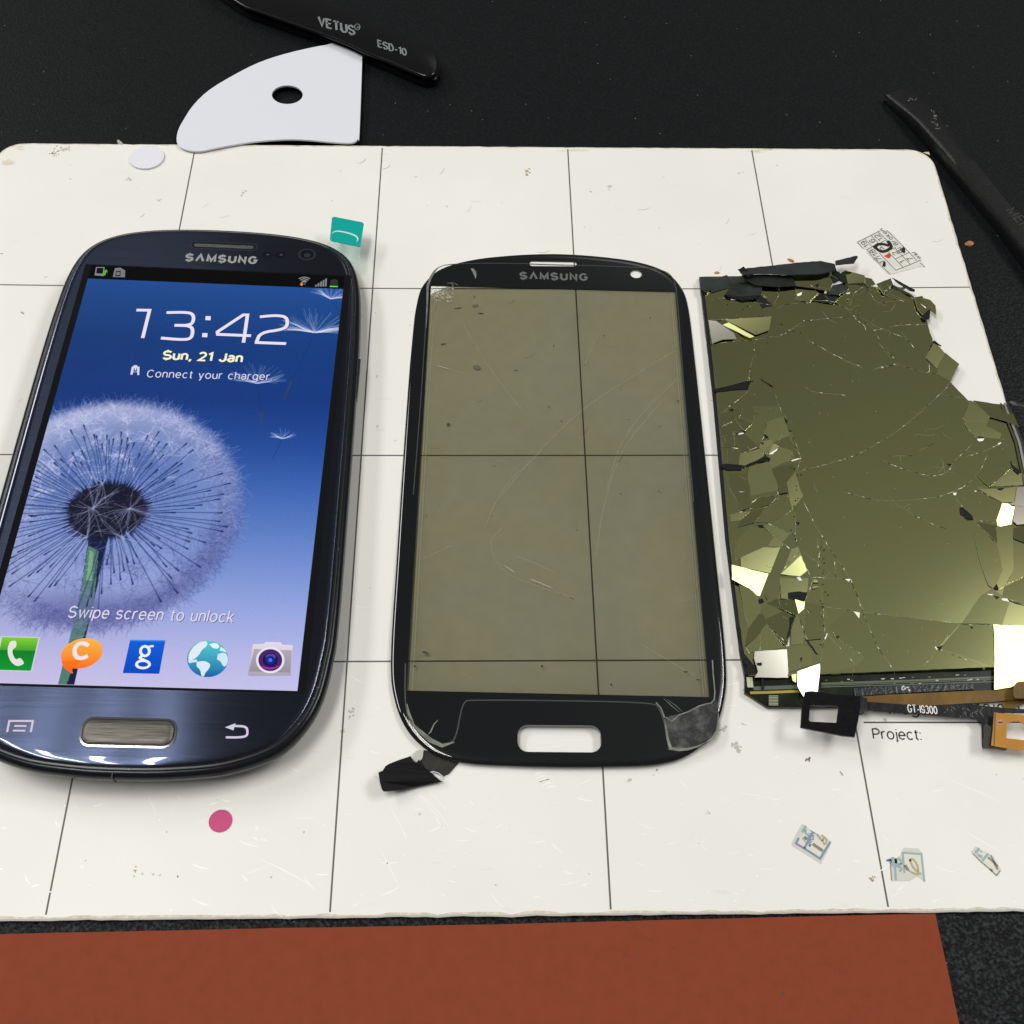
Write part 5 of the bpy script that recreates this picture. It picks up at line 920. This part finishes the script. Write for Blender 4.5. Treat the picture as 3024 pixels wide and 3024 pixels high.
for k in range(46):                      # hairline splinters radiating from the impact areas
    w_, c0 = random.choice([('H', (900+random.gauss(0, 300), 550+random.gauss(0, 130))), ('C', (900+random.gauss(0, 350), 900+random.gauss(0, 450))), ('D', (900+random.gauss(0, 400), 900+random.gauss(0, 500))), ('A', (1500+random.gauss(0, 130), 1200+random.gauss(0, 160)))])
    p = np.array(lp(w_, [c0], 1.6)[0]); an = random.uniform(0, 6.28); ll = random.uniform(1, 5)
    if surf(*p) < 1.2: continue
    crackline([p, p+np.array([math.cos(an), math.sin(an)])*ll*.5, p+np.array([math.cos(an+.2), math.sin(an+.2)])*ll], False)
for k in range(240):
    u_ = random.uniform(2120, 3020); v_ = random.uniform(860, 1950); c = lp('F', [(u_, v_)], 1.6)[0]
    if u_ > 2740+max(0, v_-1000)*1.1: continue
    h_ = SZF(*c); cr.flat(blob(c[0], c[1], random.uniform(.03, .09), .045, random.random()*3, n=6), h_, random.choice((1, 1, 0)))
cr.build('crack_lines', [M('crushed_white', (.80, .80, .66), .35), M('crack_olive', (.24, .24, .14), .35), M('crack_dark', (.010, .011, .008), .4)], lcd)['kind'] = 'stuff'
# bright slivers and dark chips of coating
sl = MB()
for w_, pts in (('E', [(1265, 215), (1370, 210), (1350, 245), (1300, 255), (1275, 240)]), ('C', [(1060, 690), (1190, 600), (1180, 630), (1110, 690)]), ('C', [(630, 385), (715, 372), (700, 390), (630, 400)]), ('C', [(527, 585), (625, 597), (620, 608)]), ('C', [(820, 1360), (905, 1325), (850, 1370)]), ('C', [(1385, 765), (1470, 740), (1540, 735), (1400, 780)]), ('A', [(665, 320), (695, 308), (690, 325), (670, 332)]), ('A', [(300, 343), (350, 345), (345, 350), (300, 349)]),
                ('D', [(1120, 600), (1175, 605), (1200, 650), (1160, 650)]), ('D', [(965, 135), (1030, 185), (1010, 185)]), ('D', [(975, 1470), (1020, 1465), (1020, 1580), (975, 1585)]), ('D', [(1815, 625), (1900, 620), (1870, 660)]), ('G', [(170, 1500), (190, 1500), (215, 1540), (195, 1545)]), ('G', [(1120, 815), (1200, 810), (1240, 860), (1140, 840)]), ('G', [(920, 745), (1010, 750), (990, 768), (940, 760)]), ('G', [(1065, 1195), (1145, 1195), (1130, 1220), (1080, 1220)]), ('H', [(1570, 640), (1645, 690), (1640, 705)]), ('H', [(640, 490), (695, 480), (680, 500), (645, 505)]), ('E', [(925, 985), (975, 985), (965, 1020), (930, 1020)]), ('E', [(1560, 280), (1610, 265), (1600, 295), (1575, 295)]), ('E', [(1220, 955), (1262, 960), (1250, 975)]), ('D', [(1520, 1480), (1555, 1395), (1570, 1400), (1540, 1480)]), ('B', [(880, 845), (920, 855), (915, 890)])):
    q = ccw(lp(w_, pts, 1.8)); c = np.mean(q, axis=0); sl.flat(q, max(surf(*c), 1.4)+.05)
sl.build('bright_sliver', M('glass_sliver', (.92, .92, .84), .25), lcd)['kind'] = 'stuff'
dc = MB()
for w_, pts in (('A', [(210, 845), (330, 820), (395, 800), (408, 820), (395, 845), (330, 848), (215, 862)]), ('C', [(385, 825), (480, 818), (640, 830), (720, 845), (900, 770), (1010, 705), (1090, 740), (1080, 780), (1010, 790), (900, 800), (740, 860), (680, 900), (480, 905), (400, 880)]), ('C', [(1000, 395), (1020, 375), (1060, 440), (1010, 430)]), ('C', [(1270, 150), (1350, 200), (1330, 230), (1300, 220)]), ('C', [(1350, 330), (1395, 345), (1370, 350)]), ('C', [(500, 40), (570, 30), (550, 70)]), ('C', [(955, 510), (1000, 515), (980, 540)]), ('C', [(900, 1690), (1010, 1690), (990, 1720), (930, 1715)]), ('C', [(1450, 1650), (1510, 1645), (1490, 1690)]), ('C', [(660, 340), (740, 355), (700, 370)]),
                ('D', [(998, 825), (1160, 805), (1275, 820), (1235, 945), (1090, 920), (1000, 905)]), ('D', [(1020, 1180), (1110, 1160), (1050, 1290), (1020, 1450), (970, 1500), (1010, 1330)]), ('D', [(285, 1300), (425, 1330), (290, 1490)]), ('D', [(570, 920), (640, 900), (660, 950), (590, 980)]), ('D', [(1290, 1500), (1430, 1700), (1390, 1680), (1240, 1470)]), ('D', [(1170, 1760), (1205, 1745), (1190, 1810)]), ('D', [(1470, 1020), (1510, 1015), (1500, 1050)]), ('D', [(1690, 1440), (1740, 1435), (1715, 1475)]), ('D', [(545, 1840), (620, 1830), (620, 1870), (560, 1870)]),
                ('I', [(130, 60), (200, 130), (290, 240), (370, 320), (300, 350), (190, 355), (190, 310), (220, 260), (150, 160)]), ('I', [(385, 380), (410, 370), (410, 520), (390, 500)]), ('E', [(1020, 1200), (1060, 1190), (1200, 1320), (1210, 1370), (1130, 1370), (1030, 1290)]), ('E', [(1280, 185), (1370, 200), (1300, 205)]), ('E', [(840, 570), (910, 580), (890, 605)]), ('E', [(1740, 540), (1760, 600), (1890, 710), (1850, 735), (1780, 680)]), ('E', [(1440, 910), (1470, 890), (1440, 925)]), ('E', [(1550, 935), (1660, 930), (1600, 955)]), ('E', [(1100, 880), (1160, 870), (1130, 890)]), ('G', [(1015, 655), (1065, 595), (1095, 680), (1050, 695)]), ('G', [(1025, 770), (1100, 795), (1060, 820)]), ('G', [(200, 1510), (290, 1480), (250, 1550)]), ('G', [(685, 1210), (710, 1210), (715, 1245)]), ('H', [(240, 410), (290, 400), (270, 440)]), ('H', [(1590, 800), (1700, 700), (1690, 830), (1620, 840)]), ('H', [(1740, 1110), (1840, 1180), (1730, 1130)]), ('Z', [(340, 480), (560, 500), (760, 480), (700, 520), (550, 545), (400, 500)]), ('Z', [(500, 220), (550, 190), (640, 290), (600, 310), (520, 260)]), ('Z', [(610, 1445), (680, 1443), (640, 1460)]), ('Z', [(750, 1410), (905, 1510), (860, 1495)]), ('A', [(1360, 580), (1470, 610), (1430, 605)])):
    q = ccw(lp(w_, pts, 1.9)); c = np.mean(q, axis=0); h_ = max(surf(*c), 1.4); dc.prism(jag(q, .06, .7), h_-.2, h_+.18)
for k in range(60):
    w_, c0 = random.choice([('C', (1430, random.uniform(500, 1900))), ('D', (1480, random.uniform(50, 1600))), ('A', (random.uniform(240, 700), random.uniform(230, 600)))]); c = lp(w_, [(c0[0]+random.gauss(0, 30), c0[1])], 1.7)[0]; dc.flat(blob(c[0], c[1], random.uniform(.08, .25), .13, random.random()*3, n=7), surf(*c)+.06)
dc.build('coating_chip', M('coating_black', (.006, .007, .008), .5, spec=.2, bump=(1800, .7, .0003)), lcd)['kind'] = 'stuff'
# flex cables
ofl = MB(); ofl.prism(ccw(lp('F', [(2535, 2058), (2610, 2052), (2870, 2040), (2934, 2038), (3010, 2030), (3060, 2040), (3050, 2062), (2934, 2072), (2735, 2084), (2600, 2076), (2540, 2072)], 1.4)), 1.1, 1.4); ofl.prism(ccw(catmull(lp('J', [(1830, 530), (1932, 510), (2200, 500), (2230, 700), (1900, 740), (1800, 720), (1790, 620)], 3.0), 3)), 2.7, 3.0)
ofl.prism(ccw(lp('J', [(1630, 790), (1930, 730), (2060, 760), (1790, 870), (1660, 860)], 1.3)), .9, 1.15)
amber = M('amber_polyimide', (.15, .082, .012), .4, spec=.25, bump=(500, .3, .0003), var=(160, .22))
ofo = ofl.build('flex_cable', amber, lcd); ofo['label'] = 'amber flex strip under the broken display edge'
bf = MB(); zf = 1.9
bf.prism(ccw(lp('F', [(2535, 2070), (2600, 2075), (2735, 2085), (2850, 2078), (2960, 2090), (3060, 2096), (3060, 2106), (2936, 2104), (2931, 2160), (2929, 2206), (2901, 2206), (2899, 2135), (2885, 2121), (2787, 2114), (2600, 2100), (2535, 2094)], zf)), zf-.25, zf)
bfm = M('black_flex', (.008, .009, .011), .45, spec=.2, bump=(700, .5, .0003), var=(300, .6)); bfo = bf.build('flex_cable', bfm, lcd); bfo['label'] = 'black flex strip with white lettering'
tt_ = MB(); put_strokes(tt_, 'GT-I9300', lp('U', [(672, 378)], zf)[0], lp('U', [(988, 398)], zf)[0], 1.5, zf+.02, weight=.14); tt_.build('lettering', M('white_print', (.75, .75, .72), .5), bfo)
tt_ = MB()
for k in range(30): c = lp('J', [(random.uniform(860, 1380), random.uniform(860, 1000))], zf)[0]; tt_.flat(blob(c[0], c[1], random.uniform(.1, .5), .07, random.uniform(0, 3), n=7), zf+.015)
tt_.build('scuff_marks', M('scuff_grey', (.11, .11, .11), .5), bfo)['kind'] = 'stuff'
# black foam shield, lifted clear of the mat
FZ = 5.2; foam = lp('I', [(880, 552), (960, 548), (1200, 580), (1510, 603), (1505, 740), (1485, 880), (1445, 1066), (1300, 1052), (1100, 1012), (960, 985), (828, 958), (845, 700)], FZ); hole = lp('I', [(955, 703), (1245, 712), (1262, 730), (1240, 900), (1225, 906), (940, 892), (922, 875), (935, 715)], FZ)
fmb = MB(); slope = lambda x, y: FZ-.10*(x-foam[0][0])*.7
fmb.prism(ccw(foam), lambda x, y: FZ-.45, lambda x, y: FZ, 0, holes=(ccw(hole)[::-1],), mside=1)
fo_ = fmb.build('foam_shield', [M('foam_black', (.0055, .0055, .007), .8, spec=.12, bump=(2500, .7, .0003), var=(1200, .35)), M('foam_edge', (.055, .024, .012), .5)], lcd)
fo_['label'] = 'lifted black rectangle with a rounded window cut in it'
br = MB(); br.prism(ccw(lp('I', [(1480, 640), (1560, 660), (1560, 780), (1470, 790)], 3.4)), lambda x, y: 1.7, lambda x, y: 5.0); br.build('flex_fold', bfm, lcd)
# amber connector board
CZ2 = 3.0; ob = lp('J', [(1530, 930), (1932, 968), (2300, 1000), (2290, 1420), (1932, 1430), (1850, 1436), (1640, 1400), (1490, 1372), (1515, 1150)], CZ2); h1 = lp('J', ell(1612, 1060, 40, 40, 20), CZ2); h2 = lp('J', [(1700, 1075), (1830, 1040), (1870, 1052), (1932, 1082), (2200, 1090), (2190, 1320), (1932, 1302), (1695, 1275)], CZ2)
cb = MB(); cb.prism(ccw(ob), CZ2-.18, CZ2, 0, holes=(ccw(h1)[::-1], ccw(h2)[::-1])); cbo = cb.build('connector_board', M('amber_board', (.46, .20, .008), .35, spec=.25, var=(140, .16)), lcd); cbo['label'] = 'amber flex board with a round hole and a cut-out'
cr_ = MB(); cr_.ribbon(h1, .22, CZ2+.02, closed=True); cr_.ribbon(lp('J', [(1545, 940), (1530, 1370)], CZ2), .25, CZ2+.02, 1); cr_.build('copper_ring', [M('copper_ring', (.30, .12, .05), .3, metal=.7), M('board_line', (.10, .05, .01), .4)], cbo)
cr_ = MB(); cr_.prism(ccw(jag(lp('J', [(1380, 1120), (1420, 1090), (1515, 1150), (1500, 1380), (1560, 1400), (1720, 1412), (1700, 1426), (1500, 1405), (1390, 1398)], 2.3), .08, .8)), 1.7, 2.6); cr_.build('foam_backing', M('backing_black', (.010, .010, .014), .5, bump=(1500, .6, .0003)), cbo)

# ================================================================== white opening card with a hole
cfz = 1.0
cdf = FLAT(*at(850, 270, 0)[:2], 0)
card = MB(); cp = [(1193, 215), (1296, 215), (1294, 300), (1278, 745), (1268, 785), (1235, 806), (1150, 805), (1000, 792), (880, 787), (760, 793), (640, 805), (480, 832), (380, 853), (320, 853), (260, 835), (233, 800), (240, 740), (270, 680), (330, 590), (420, 505), (560, 420), (700, 350), (850, 300), (1010, 262), (1100, 245)]
czf = lambda x, y: .85+.9*math.exp(-((y+20.0)/9)**2)
pts = ccw(catmull(local(cdf, tr('V', cp, 1.3)), 3)); hl = local(cdf, tr('V', ell(866, 538, 88, 53, 40), 1.0))
card.prism(pts, .35, .9, 0, holes=(ccw(hl)[::-1],)); co_ = card.build('opening_card', M('white_plastic', (.72, .74, .80), .42, spec=.4), bevel=.1); co_.location = tuple(cdf.o*MM)
tagm(co_, 'white fin-shaped plastic card with a round hole, on the black surface under the tweezers', 'card')

# ================================================================== tweezers
tf = FLAT(*at(1050, 60, 6)[:2], 0)
twz = thing('tweezers', 'black tweezers with grey lettering lying across the tip of the white card', 'tweezers', tf)
def tl(pts, z): return local(tf, tr('V', pts, z))
TZ = 3.6
blade = [(250, -260), (560, 0), (720, 70), (960, 155), (1190, 240), (1300, 292), (1450, 352), (1560, 400), (1640, 430), (1690, 428), (1718, 405), (1728, 370), (1724, 330), (1700, 285), (1655, 248), (1500, 180), (1340, 112), (1150, 20), (1090, -8), (700, -260)]
bl_ = ccw(catmull(tl(blade, TZ), 3)); TBM = M('black_esd_coating', (.005, .005, .006), .2, spec=.3)
m_ = MB(); loft(m_, bl_, [(.35, TZ-1.1), (.05, TZ-.95), (0, TZ-.5), (.25, TZ-.12), (.7, TZ)]); m_.build('blade', TBM, twz, smooth=50)
bl2 = ccw(catmull([(p[0]+.3, p[1]+.9) for p in tl(blade, TZ)], 3)); m_ = MB(); loft(m_, bl2, [(.3, -1.1), (0, -.8), (0, 1.2), (.5, 1.5)]); m_.build('blade', TBM, twz, smooth=50)
m_ = MB(); put_strokes(m_, 'VETUS', tl([(1048, 144)], TZ)[0], tl([(1250, 200)], TZ)[0], 3.9, TZ+.03, weight=.16, up=(-.12, 1)); put_strokes(m_, 'ESD-10', tl([(1386, 266)], TZ)[0], tl([(1546, 318)], TZ)[0], 2.9, TZ+.03, weight=.15, up=(-.1, 1)); m_.ribbon(tl(ell(1266, 154, 15, 17, 20), TZ), .2, TZ+.03, closed=True); put_strokes(m_, 'P', tl([(1261, 163)], TZ)[0], tl([(1271, 166)], TZ)[0], 1.0, TZ+.03, weight=.2); m_.build('lettering', M('grey_lettering', (.20, .22, .23), .45), twz)

# ================================================================== spudger
sf = FLAT(*at(2850, 450, 3)[:2], 0)
def wl_(pts, z): return [np.array(p) for p in local(sf, tr('W', pts, z))]
SZ = 4.2
Rt = wl_([(515, 232), (560, 262), (650, 355), (770, 505), (950, 740), (1110, 925), (1270, 1130), (1446, 1340), (1900, 1900)], SZ); Rg = wl_([(345, 285), (525, 462), (640, 592), (790, 760), (950, 950), (1110, 1150), (1280, 1350), (1446, 1575), (1880, 2160)], SZ)
def resample(P_, n):
    P_ = np.array(P_); d = np.r_[0, np.cumsum(np.linalg.norm(np.diff(P_, axis=0), axis=1))]; t = np.linspace(0, d[-1], n); return np.stack([np.interp(t, d, P_[:, 0]), np.interp(t, d, P_[:, 1])], 1)
NSG = 44; Rt = resample(Rt, NSG); Rg = resample(Rg, NSG); vs = []; K = 9
for i in range(NSG):
    h = SZ*min(1, .62+.38*(i/7)) if i < 7 else SZ
    side = (Rg[i]-Rt[i]); sd_ = side/np.linalg.norm(side); r = 2.0
    prof_ = [(Rt[i]-sd_*.2, 0), (Rt[i]-sd_*.2, h-.5), (Rt[i]+sd_*.3, h), (Rg[i]-sd_*r, h), (Rg[i]-sd_*.45, h-.22), (Rg[i]-sd_*.05, h-.8), (Rg[i]+sd_*.12, h-1.6), (Rg[i]+sd_*.3, h*.35), (Rg[i], 0)]
    vs += [(p[0], p[1], z+DESKZ+.05) for p, z in prof_]
fs = [(i*K+j, i*K+(j+1) % K, (i+1)*K+(j+1) % K, (i+1)*K+j) for i in range(NSG-1) for j in range(K)]+[tuple(range(K)), tuple(range((NSG-1)*K, NSG*K))[::-1]]
m_ = MB(); m_.add(vs, fs); so = m_.build('spudger', M('black_nylon', (.0035, .004, .0045), .42, spec=.4, bump=(1300, .5, .0002), var=(500, .3)), smooth=50)
bm = bmesh.new(); bm.from_mesh(so.data); bmesh.ops.recalc_face_normals(bm, faces=bm.faces); bm.to_mesh(so.data); bm.free()
so.location = tuple(sf.o*MM); tagm(so, 'black plastic spudger lying diagonally on the black surface at the upper right', 'pry tool')
m_ = MB(); ez = SZ+DESKZ+.09; a_, b_ = wl_([(1298, 1302), (1560, 1570)], ez); put_strokes(m_, 'MENDA', a_, b_, 2.7, ez, weight=.08, up=(b_-a_)[::-1]*np.array([-1, 1])); m_.build('embossed_lettering', M('embossed', (.055, .055, .05), .4), so)
m_ = MB()
for (c0, r_) in (((485, 285), .8), ((470, 300), .4), ((515, 402), .9), ((555, 395), .5), ((705, 492), .8), ((740, 530), .9), ((720, 545), .6), ((730, 600), .7), ((745, 630), .6), ((830, 610), .3), ((710, 580), .5)):
    c = wl_([c0], ez)[0]
    for k in range(3): m_.flat(blob(c[0]+random.gauss(0, .3), c[1]+random.gauss(0, .3), r_*.5, r_*.18, random.random()*3, .5, n=9), ez if c0[1] > 380 else ez-2.2+.0)
m_.build('scuff_marks', M('scuff_pale', (.16, .16, .145), .5), so)['kind'] = 'stuff'

# ================================================================== small flat things
def disc(name, c, rx, z0, z1, mat, label, cat, w='F', bev=.1):
    f = FLAT(*at(*px(w, [c])[0], z1)[:2], 0); m_ = MB(); m_.prism(ell(0, 0, rx[0], rx[1], 44, rx[2] if len(rx) > 2 else 0), z0, z1); o = m_.build(name, mat, bevel=bev); o.location = tuple(f.o*MM); return tagm(o, label, cat)
w0 = at(382, 464, .5); w1 = at(484, 464, .5); disc('dot_sticker', (433.5, 463), ((w1[0]-w0[0])/2, (w1[0]-w0[0])/2*.98), .02, .55, M('white_felt', (.74, .75, .82), .7), 'round white dot sitting near the upper left edge of the mat', 'sticker')
disc('dot_sticker', (651, 2424), (2.15, 2.1), .02, .16, M('magenta_paper', (.56, .055, .20), .6), 'round magenta pink dot below the lit phone', 'sticker', bev=.03)
# torn calendar label
cl = FLAT(*at(2630, 740)[:2], 0); calo = thing('calendar_label', 'torn paper date label with a black pen circle and red spot above the shattered panel', 'label', cl)
def cll(pts): return local(cl, tr('L', pts, .1))
m_ = MB(); m_.prism(ccw(jag(cll([(215, 400), (700, 150), (880, 150), (1000, 200), (1380, 620), (1640, 800), (1720, 950), (1560, 950), (1380, 1010), (1090, 1080), (960, 1120), (900, 1100), (450, 640), (440, 570), (350, 550)]), .06, 1)), .02, .1); m_.build('paper', M('label_paper', (.70, .70, .64), .5, var=(300, .06)), calo)
m_ = MB(); gi = .13
for p in ([(240, 410), (735, 160)], [(440, 575), (560, 525)], [(600, 770), (720, 710)], [(750, 425), (850, 370)], [(900, 610), (1080, 525)], [(1080, 775), (1370, 640)], [(1080, 1030), (1640, 800)], [(240, 420), (365, 545)], [(400, 340), (560, 510)], [(540, 265), (840, 590)], [(690, 185), (960, 440)], [(880, 150), (1380, 640), (1545, 820)], [(450, 580), (600, 770), (955, 1115)], [(720, 650), (1080, 1030)], [(900, 610), (1240, 960)], [(1060, 540), (1390, 890)], [(1610, 860), (1715, 955)]): m_.ribbon(cll(p), .17, gi, 0)
def lt(s, c, h, w_, bold=0.0):
    # characters on the label read upside-down and turned, as on the torn slip
    c = np.array(cll([c])[0]); d = np.array(cll([(0, 0)])[0])-np.array(cll([(100, 105)])[0]); d = d/np.linalg.norm(d); n_ = np.array([-d[1], d[0]]); a = c-d*w_/2-n_*h/2; put_strokes(m_, s, a, a+d*w_, h, gi+.01, 0, weight=.15)
for s, c, w_ in (('12', (705, 310), 2.7), ('6', (560, 385), 1.3), ('19', (405, 455), 2.6), ('18', (595, 640), 2.7), ('17', (740, 810), 2.5), ('5', (760, 560), 1.3), ('2', (1070, 655), 1.4), ('8', (1200, 600), 1.3), ('7', (1395, 780), 1.3), ('1', (1235, 845), .7)): lt(s, c, 1.35, w_*.78, .01)
lt('al Broken', (985, 355), 1.1, 8.6); lt('wa/', (1530, 700), 1.0, 2.6)
m_.build('printed_table', M('label_ink', (.09, .085, .07), .6), calo)
m_ = MB(); m_.ribbon(chaikin(cll([(900, 380), (960, 480), (990, 520), (900, 590), (780, 630), (700, 590), (620, 520), (680, 455), (800, 450), (930, 490)]), 2), .85, .16); m_.flat(ccw(cll([(925, 365), (985, 430), (1020, 520), (940, 500)])), .165); m_.flat(ccw(cll([(560, 500), (650, 460), (660, 560), (610, 560)])), .165)
for p in ([(1215, 540), (1240, 515), (1285, 550), (1285, 640), (1265, 655), (1210, 630)], [(800, 850), (820, 820), (855, 850), (860, 930), (830, 955), (785, 940)]): m_.flat(ccw(cll(p)), .165)
m_.build('pen_mark', M('marker_black', (.012, .011, .010), .4), calo)
m_ = MB(); m_.flat(ccw(chaikin(cll([(830, 700), (880, 690), (900, 655), (950, 660), (980, 710), (950, 760), (890, 765), (870, 735), (825, 730)]), 1)), .15); m_.build('red_spot', M('red_ink', (.62, .04, .03), .5), calo)
# three scraps of blue-printed seal
blue = M('faded_blue_ink', (.20, .27, .40), .5); teal = M('faded_teal_ink', (.30, .42, .44), .5); tan = M('tan_pen', (.42, .38, .24), .5); scrap = M('yellowed_film', (.70, .70, .60), .35); rimm = M('film_rim', (.62, .61, .56), .4)
def scrapthing(w, c, outline, ribs, label, fill):
    f = FLAT(*at(*px(w, [c])[0])[:2], 0); t_ = thing('seal_scrap', label, 'sticker', f, 'scraps of blue printed seal stuck on the mat'); LL = lambda p: local(f, tr(w, p, .08))
    m_ = MB(); m_.prism(ccw(jag(LL(outline), .04, .8)), .02, .08, 0); m_.build('film', rimm, t_)
    m_ = MB(); m_.flat(ccw(LL(fill)), .09); m_.build('yellowed_paper', scrap, t_)
    m_ = MB(); mats = [blue, teal, tan, M('grey_pen', (.24, .22, .17), .5), M('strong_blue', (.06, .11, .36), .5)]
    for (p, wd, mi, ch) in ribs:
        if wd == 'T': put_strokes(m_, p[0], LL([p[1]])[0], LL([p[2]])[0], p[3], .12, mi, weight=.22)
        elif wd == 0: m_.flat(ccw(LL(p)), .12, mi)
        else: m_.ribbon(chaikin(LL(p), ch) if ch else LL(p), wd, .11, mi)
    m_.build('print', mats, t_)
scrapthing('M', (850, 1000), [(90, 1050), (250, 700), (500, 290), (800, 500), (1050, 650), (1350, 780), (1620, 970), (1220, 1820), (130, 1130)],
           [([(370, 830), (265, 1040), (580, 1230), (1180, 1620), (1570, 980)], .42, 0, 0), ([(580, 1230), (910, 620)], .42, 0, 0), ([(640, 370), (500, 620)], .5, 1, 0), ([(650, 520), (600, 640), (750, 730)], .42, 1, 1), ([(520, 820), (640, 930)], .6, 1, 0), ([(600, 780), (700, 880)], .5, 0, 0), (('MON', (830, 1090), (1010, 660), 1.0), 'T', 0, 0), ([(760, 1080), (830, 1130)], .6, 4, 0), ([(1060, 690), (1180, 850), (1270, 950)], .45, 2, 1), ([(1240, 720), (1420, 860), (1430, 1010), (1350, 1090), (1280, 950), (1320, 830)], .36, 2, 2), ([(900, 1060), (1100, 1200), (1290, 1330)], .6, 3, 0)],
           'blue printed seal scrap with tan scribble, leftmost of three low on the mat', [(300, 1030), (640, 500), (1000, 680), (1540, 980), (1180, 1600)])
scrapthing('N', (1050, 950), [(480, 690), (700, 560), (840, 280), (1350, 310), (1480, 440), (1590, 1510), (1300, 1290), (1060, 1460), (400, 1470), (350, 760)],
           [([(860, 1190), (790, 460), (1460, 510), (1560, 1480)], .36, 1, 0), ([(500, 730), (545, 1430)], .42, 1, 0), (('JB', (745, 1120), (745, 700), 1.9), 'T', 1, 0), ([(880, 900), (980, 1090)], .6, 3, 0), ([(1040, 700), (1150, 980), (1360, 1200), (1320, 900), (1180, 700), (1080, 680), (1050, 760)], .42, 2, 2), ([(980, 1090), (1280, 1240), (1450, 1190)], .4, 2, 1), ([(210, 720), (260, 685), (380, 700), (400, 740), (330, 775), (220, 760)], 0, 4, 0), ([(350, 790), (400, 1450)], .18, 3, 0)],
           'blue printed seal scrap with a dark blue dot beside it, middle of the three', [(820, 500), (1440, 540), (1520, 1200), (1300, 1230), (900, 1180)])
scrapthing('O', (950, 950), [(250, 520), (480, 280), (700, 420), (1050, 590), (1250, 720), (1450, 1080), (1590, 1330), (1400, 1600), (1100, 1300), (700, 960), (340, 600)],
           [([(630, 370), (450, 590)], .5, 1, 0), ([(560, 620), (640, 720), (760, 750)], .5, 1, 1), ([(680, 490), (730, 560)], .35, 1, 0), ([(1020, 600), (750, 920)], .42, 1, 0), ([(1000, 770), (1240, 960), (1430, 1310)], .42, 3, 1), ([(1120, 680), (1280, 980), (1440, 1180)], .32, 3, 1), ([(1100, 1280), (1220, 1360)], .5, 2, 0), ([(340, 600), (700, 960), (1100, 1300), (1380, 1570), (1540, 1350)], .2, 3, 0)],
           'narrow seal scrap with pale teal print, rightmost of the three', [(400, 540), (620, 400), (1050, 650), (1480, 1300), (1380, 1500), (800, 980)])
# crumbs and chips
def crumb(c, s, z, mat, label, group=None, name='crumb', cat='crumb'):
    f = FLAT(*at(*c, z)[:2], z); bm = bmesh.new(); bmesh.ops.create_icosphere(bm, subdivisions=2, radius=1)
    for v in bm.verts: v.co = Vector((v.co.x*s[0], v.co.y*s[1], max(0, v.co.z)*s[2]))*MM*(1+random.uniform(-.22, .22))
    me = bpy.data.meshes.new(name); bm.to_mesh(me); bm.free(); me.materials.append(mat); o = bpy.data.objects.new(name, me); COL.objects.link(o); o.location = tuple(f.o*MM); o.rotation_euler = (0, 0, s[3] if len(s) > 3 else random.random()*3); return tagm(o, label, cat, group)
rust = M('rust_crumb', (.42, .17, .07), .7, var=(900, .3)); ochre = M('ochre_crumb', (.46, .25, .06), .7); G_ = 'rusty crumbs round the shattered panel'
crumb((2336, 770), (1.0, .45, .35, -.7), 0, rust, 'rusty orange crumb above the dark strip of the shattered panel', G_)
crumb((2117, 806), (.75, .45, .3, .1), 0, ochre, 'ochre yellow crumb just above the upper left corner of the shattered panel', G_)
crumb((2862, 721), (1.2, .8, .6, .4), DESKZ, rust, 'rusty orange crumb on the black surface beside the right edge of the white mat', G_)
crumb((3012, 1197), (2.2, .8, .5, -.5), DESKZ, M('black_chip', (.02, .02, .022), .4), 'black chip on the black surface right of the shattered panel', None, 'chip', 'chip')
crumb((354, 422), (1.3, .5, .5, -.8), -.2, M('clear_chip', (.45, .45, .43), .2), 'tiny clear plastic chip on the mat edge, left of the white dot', None, 'chip', 'chip')
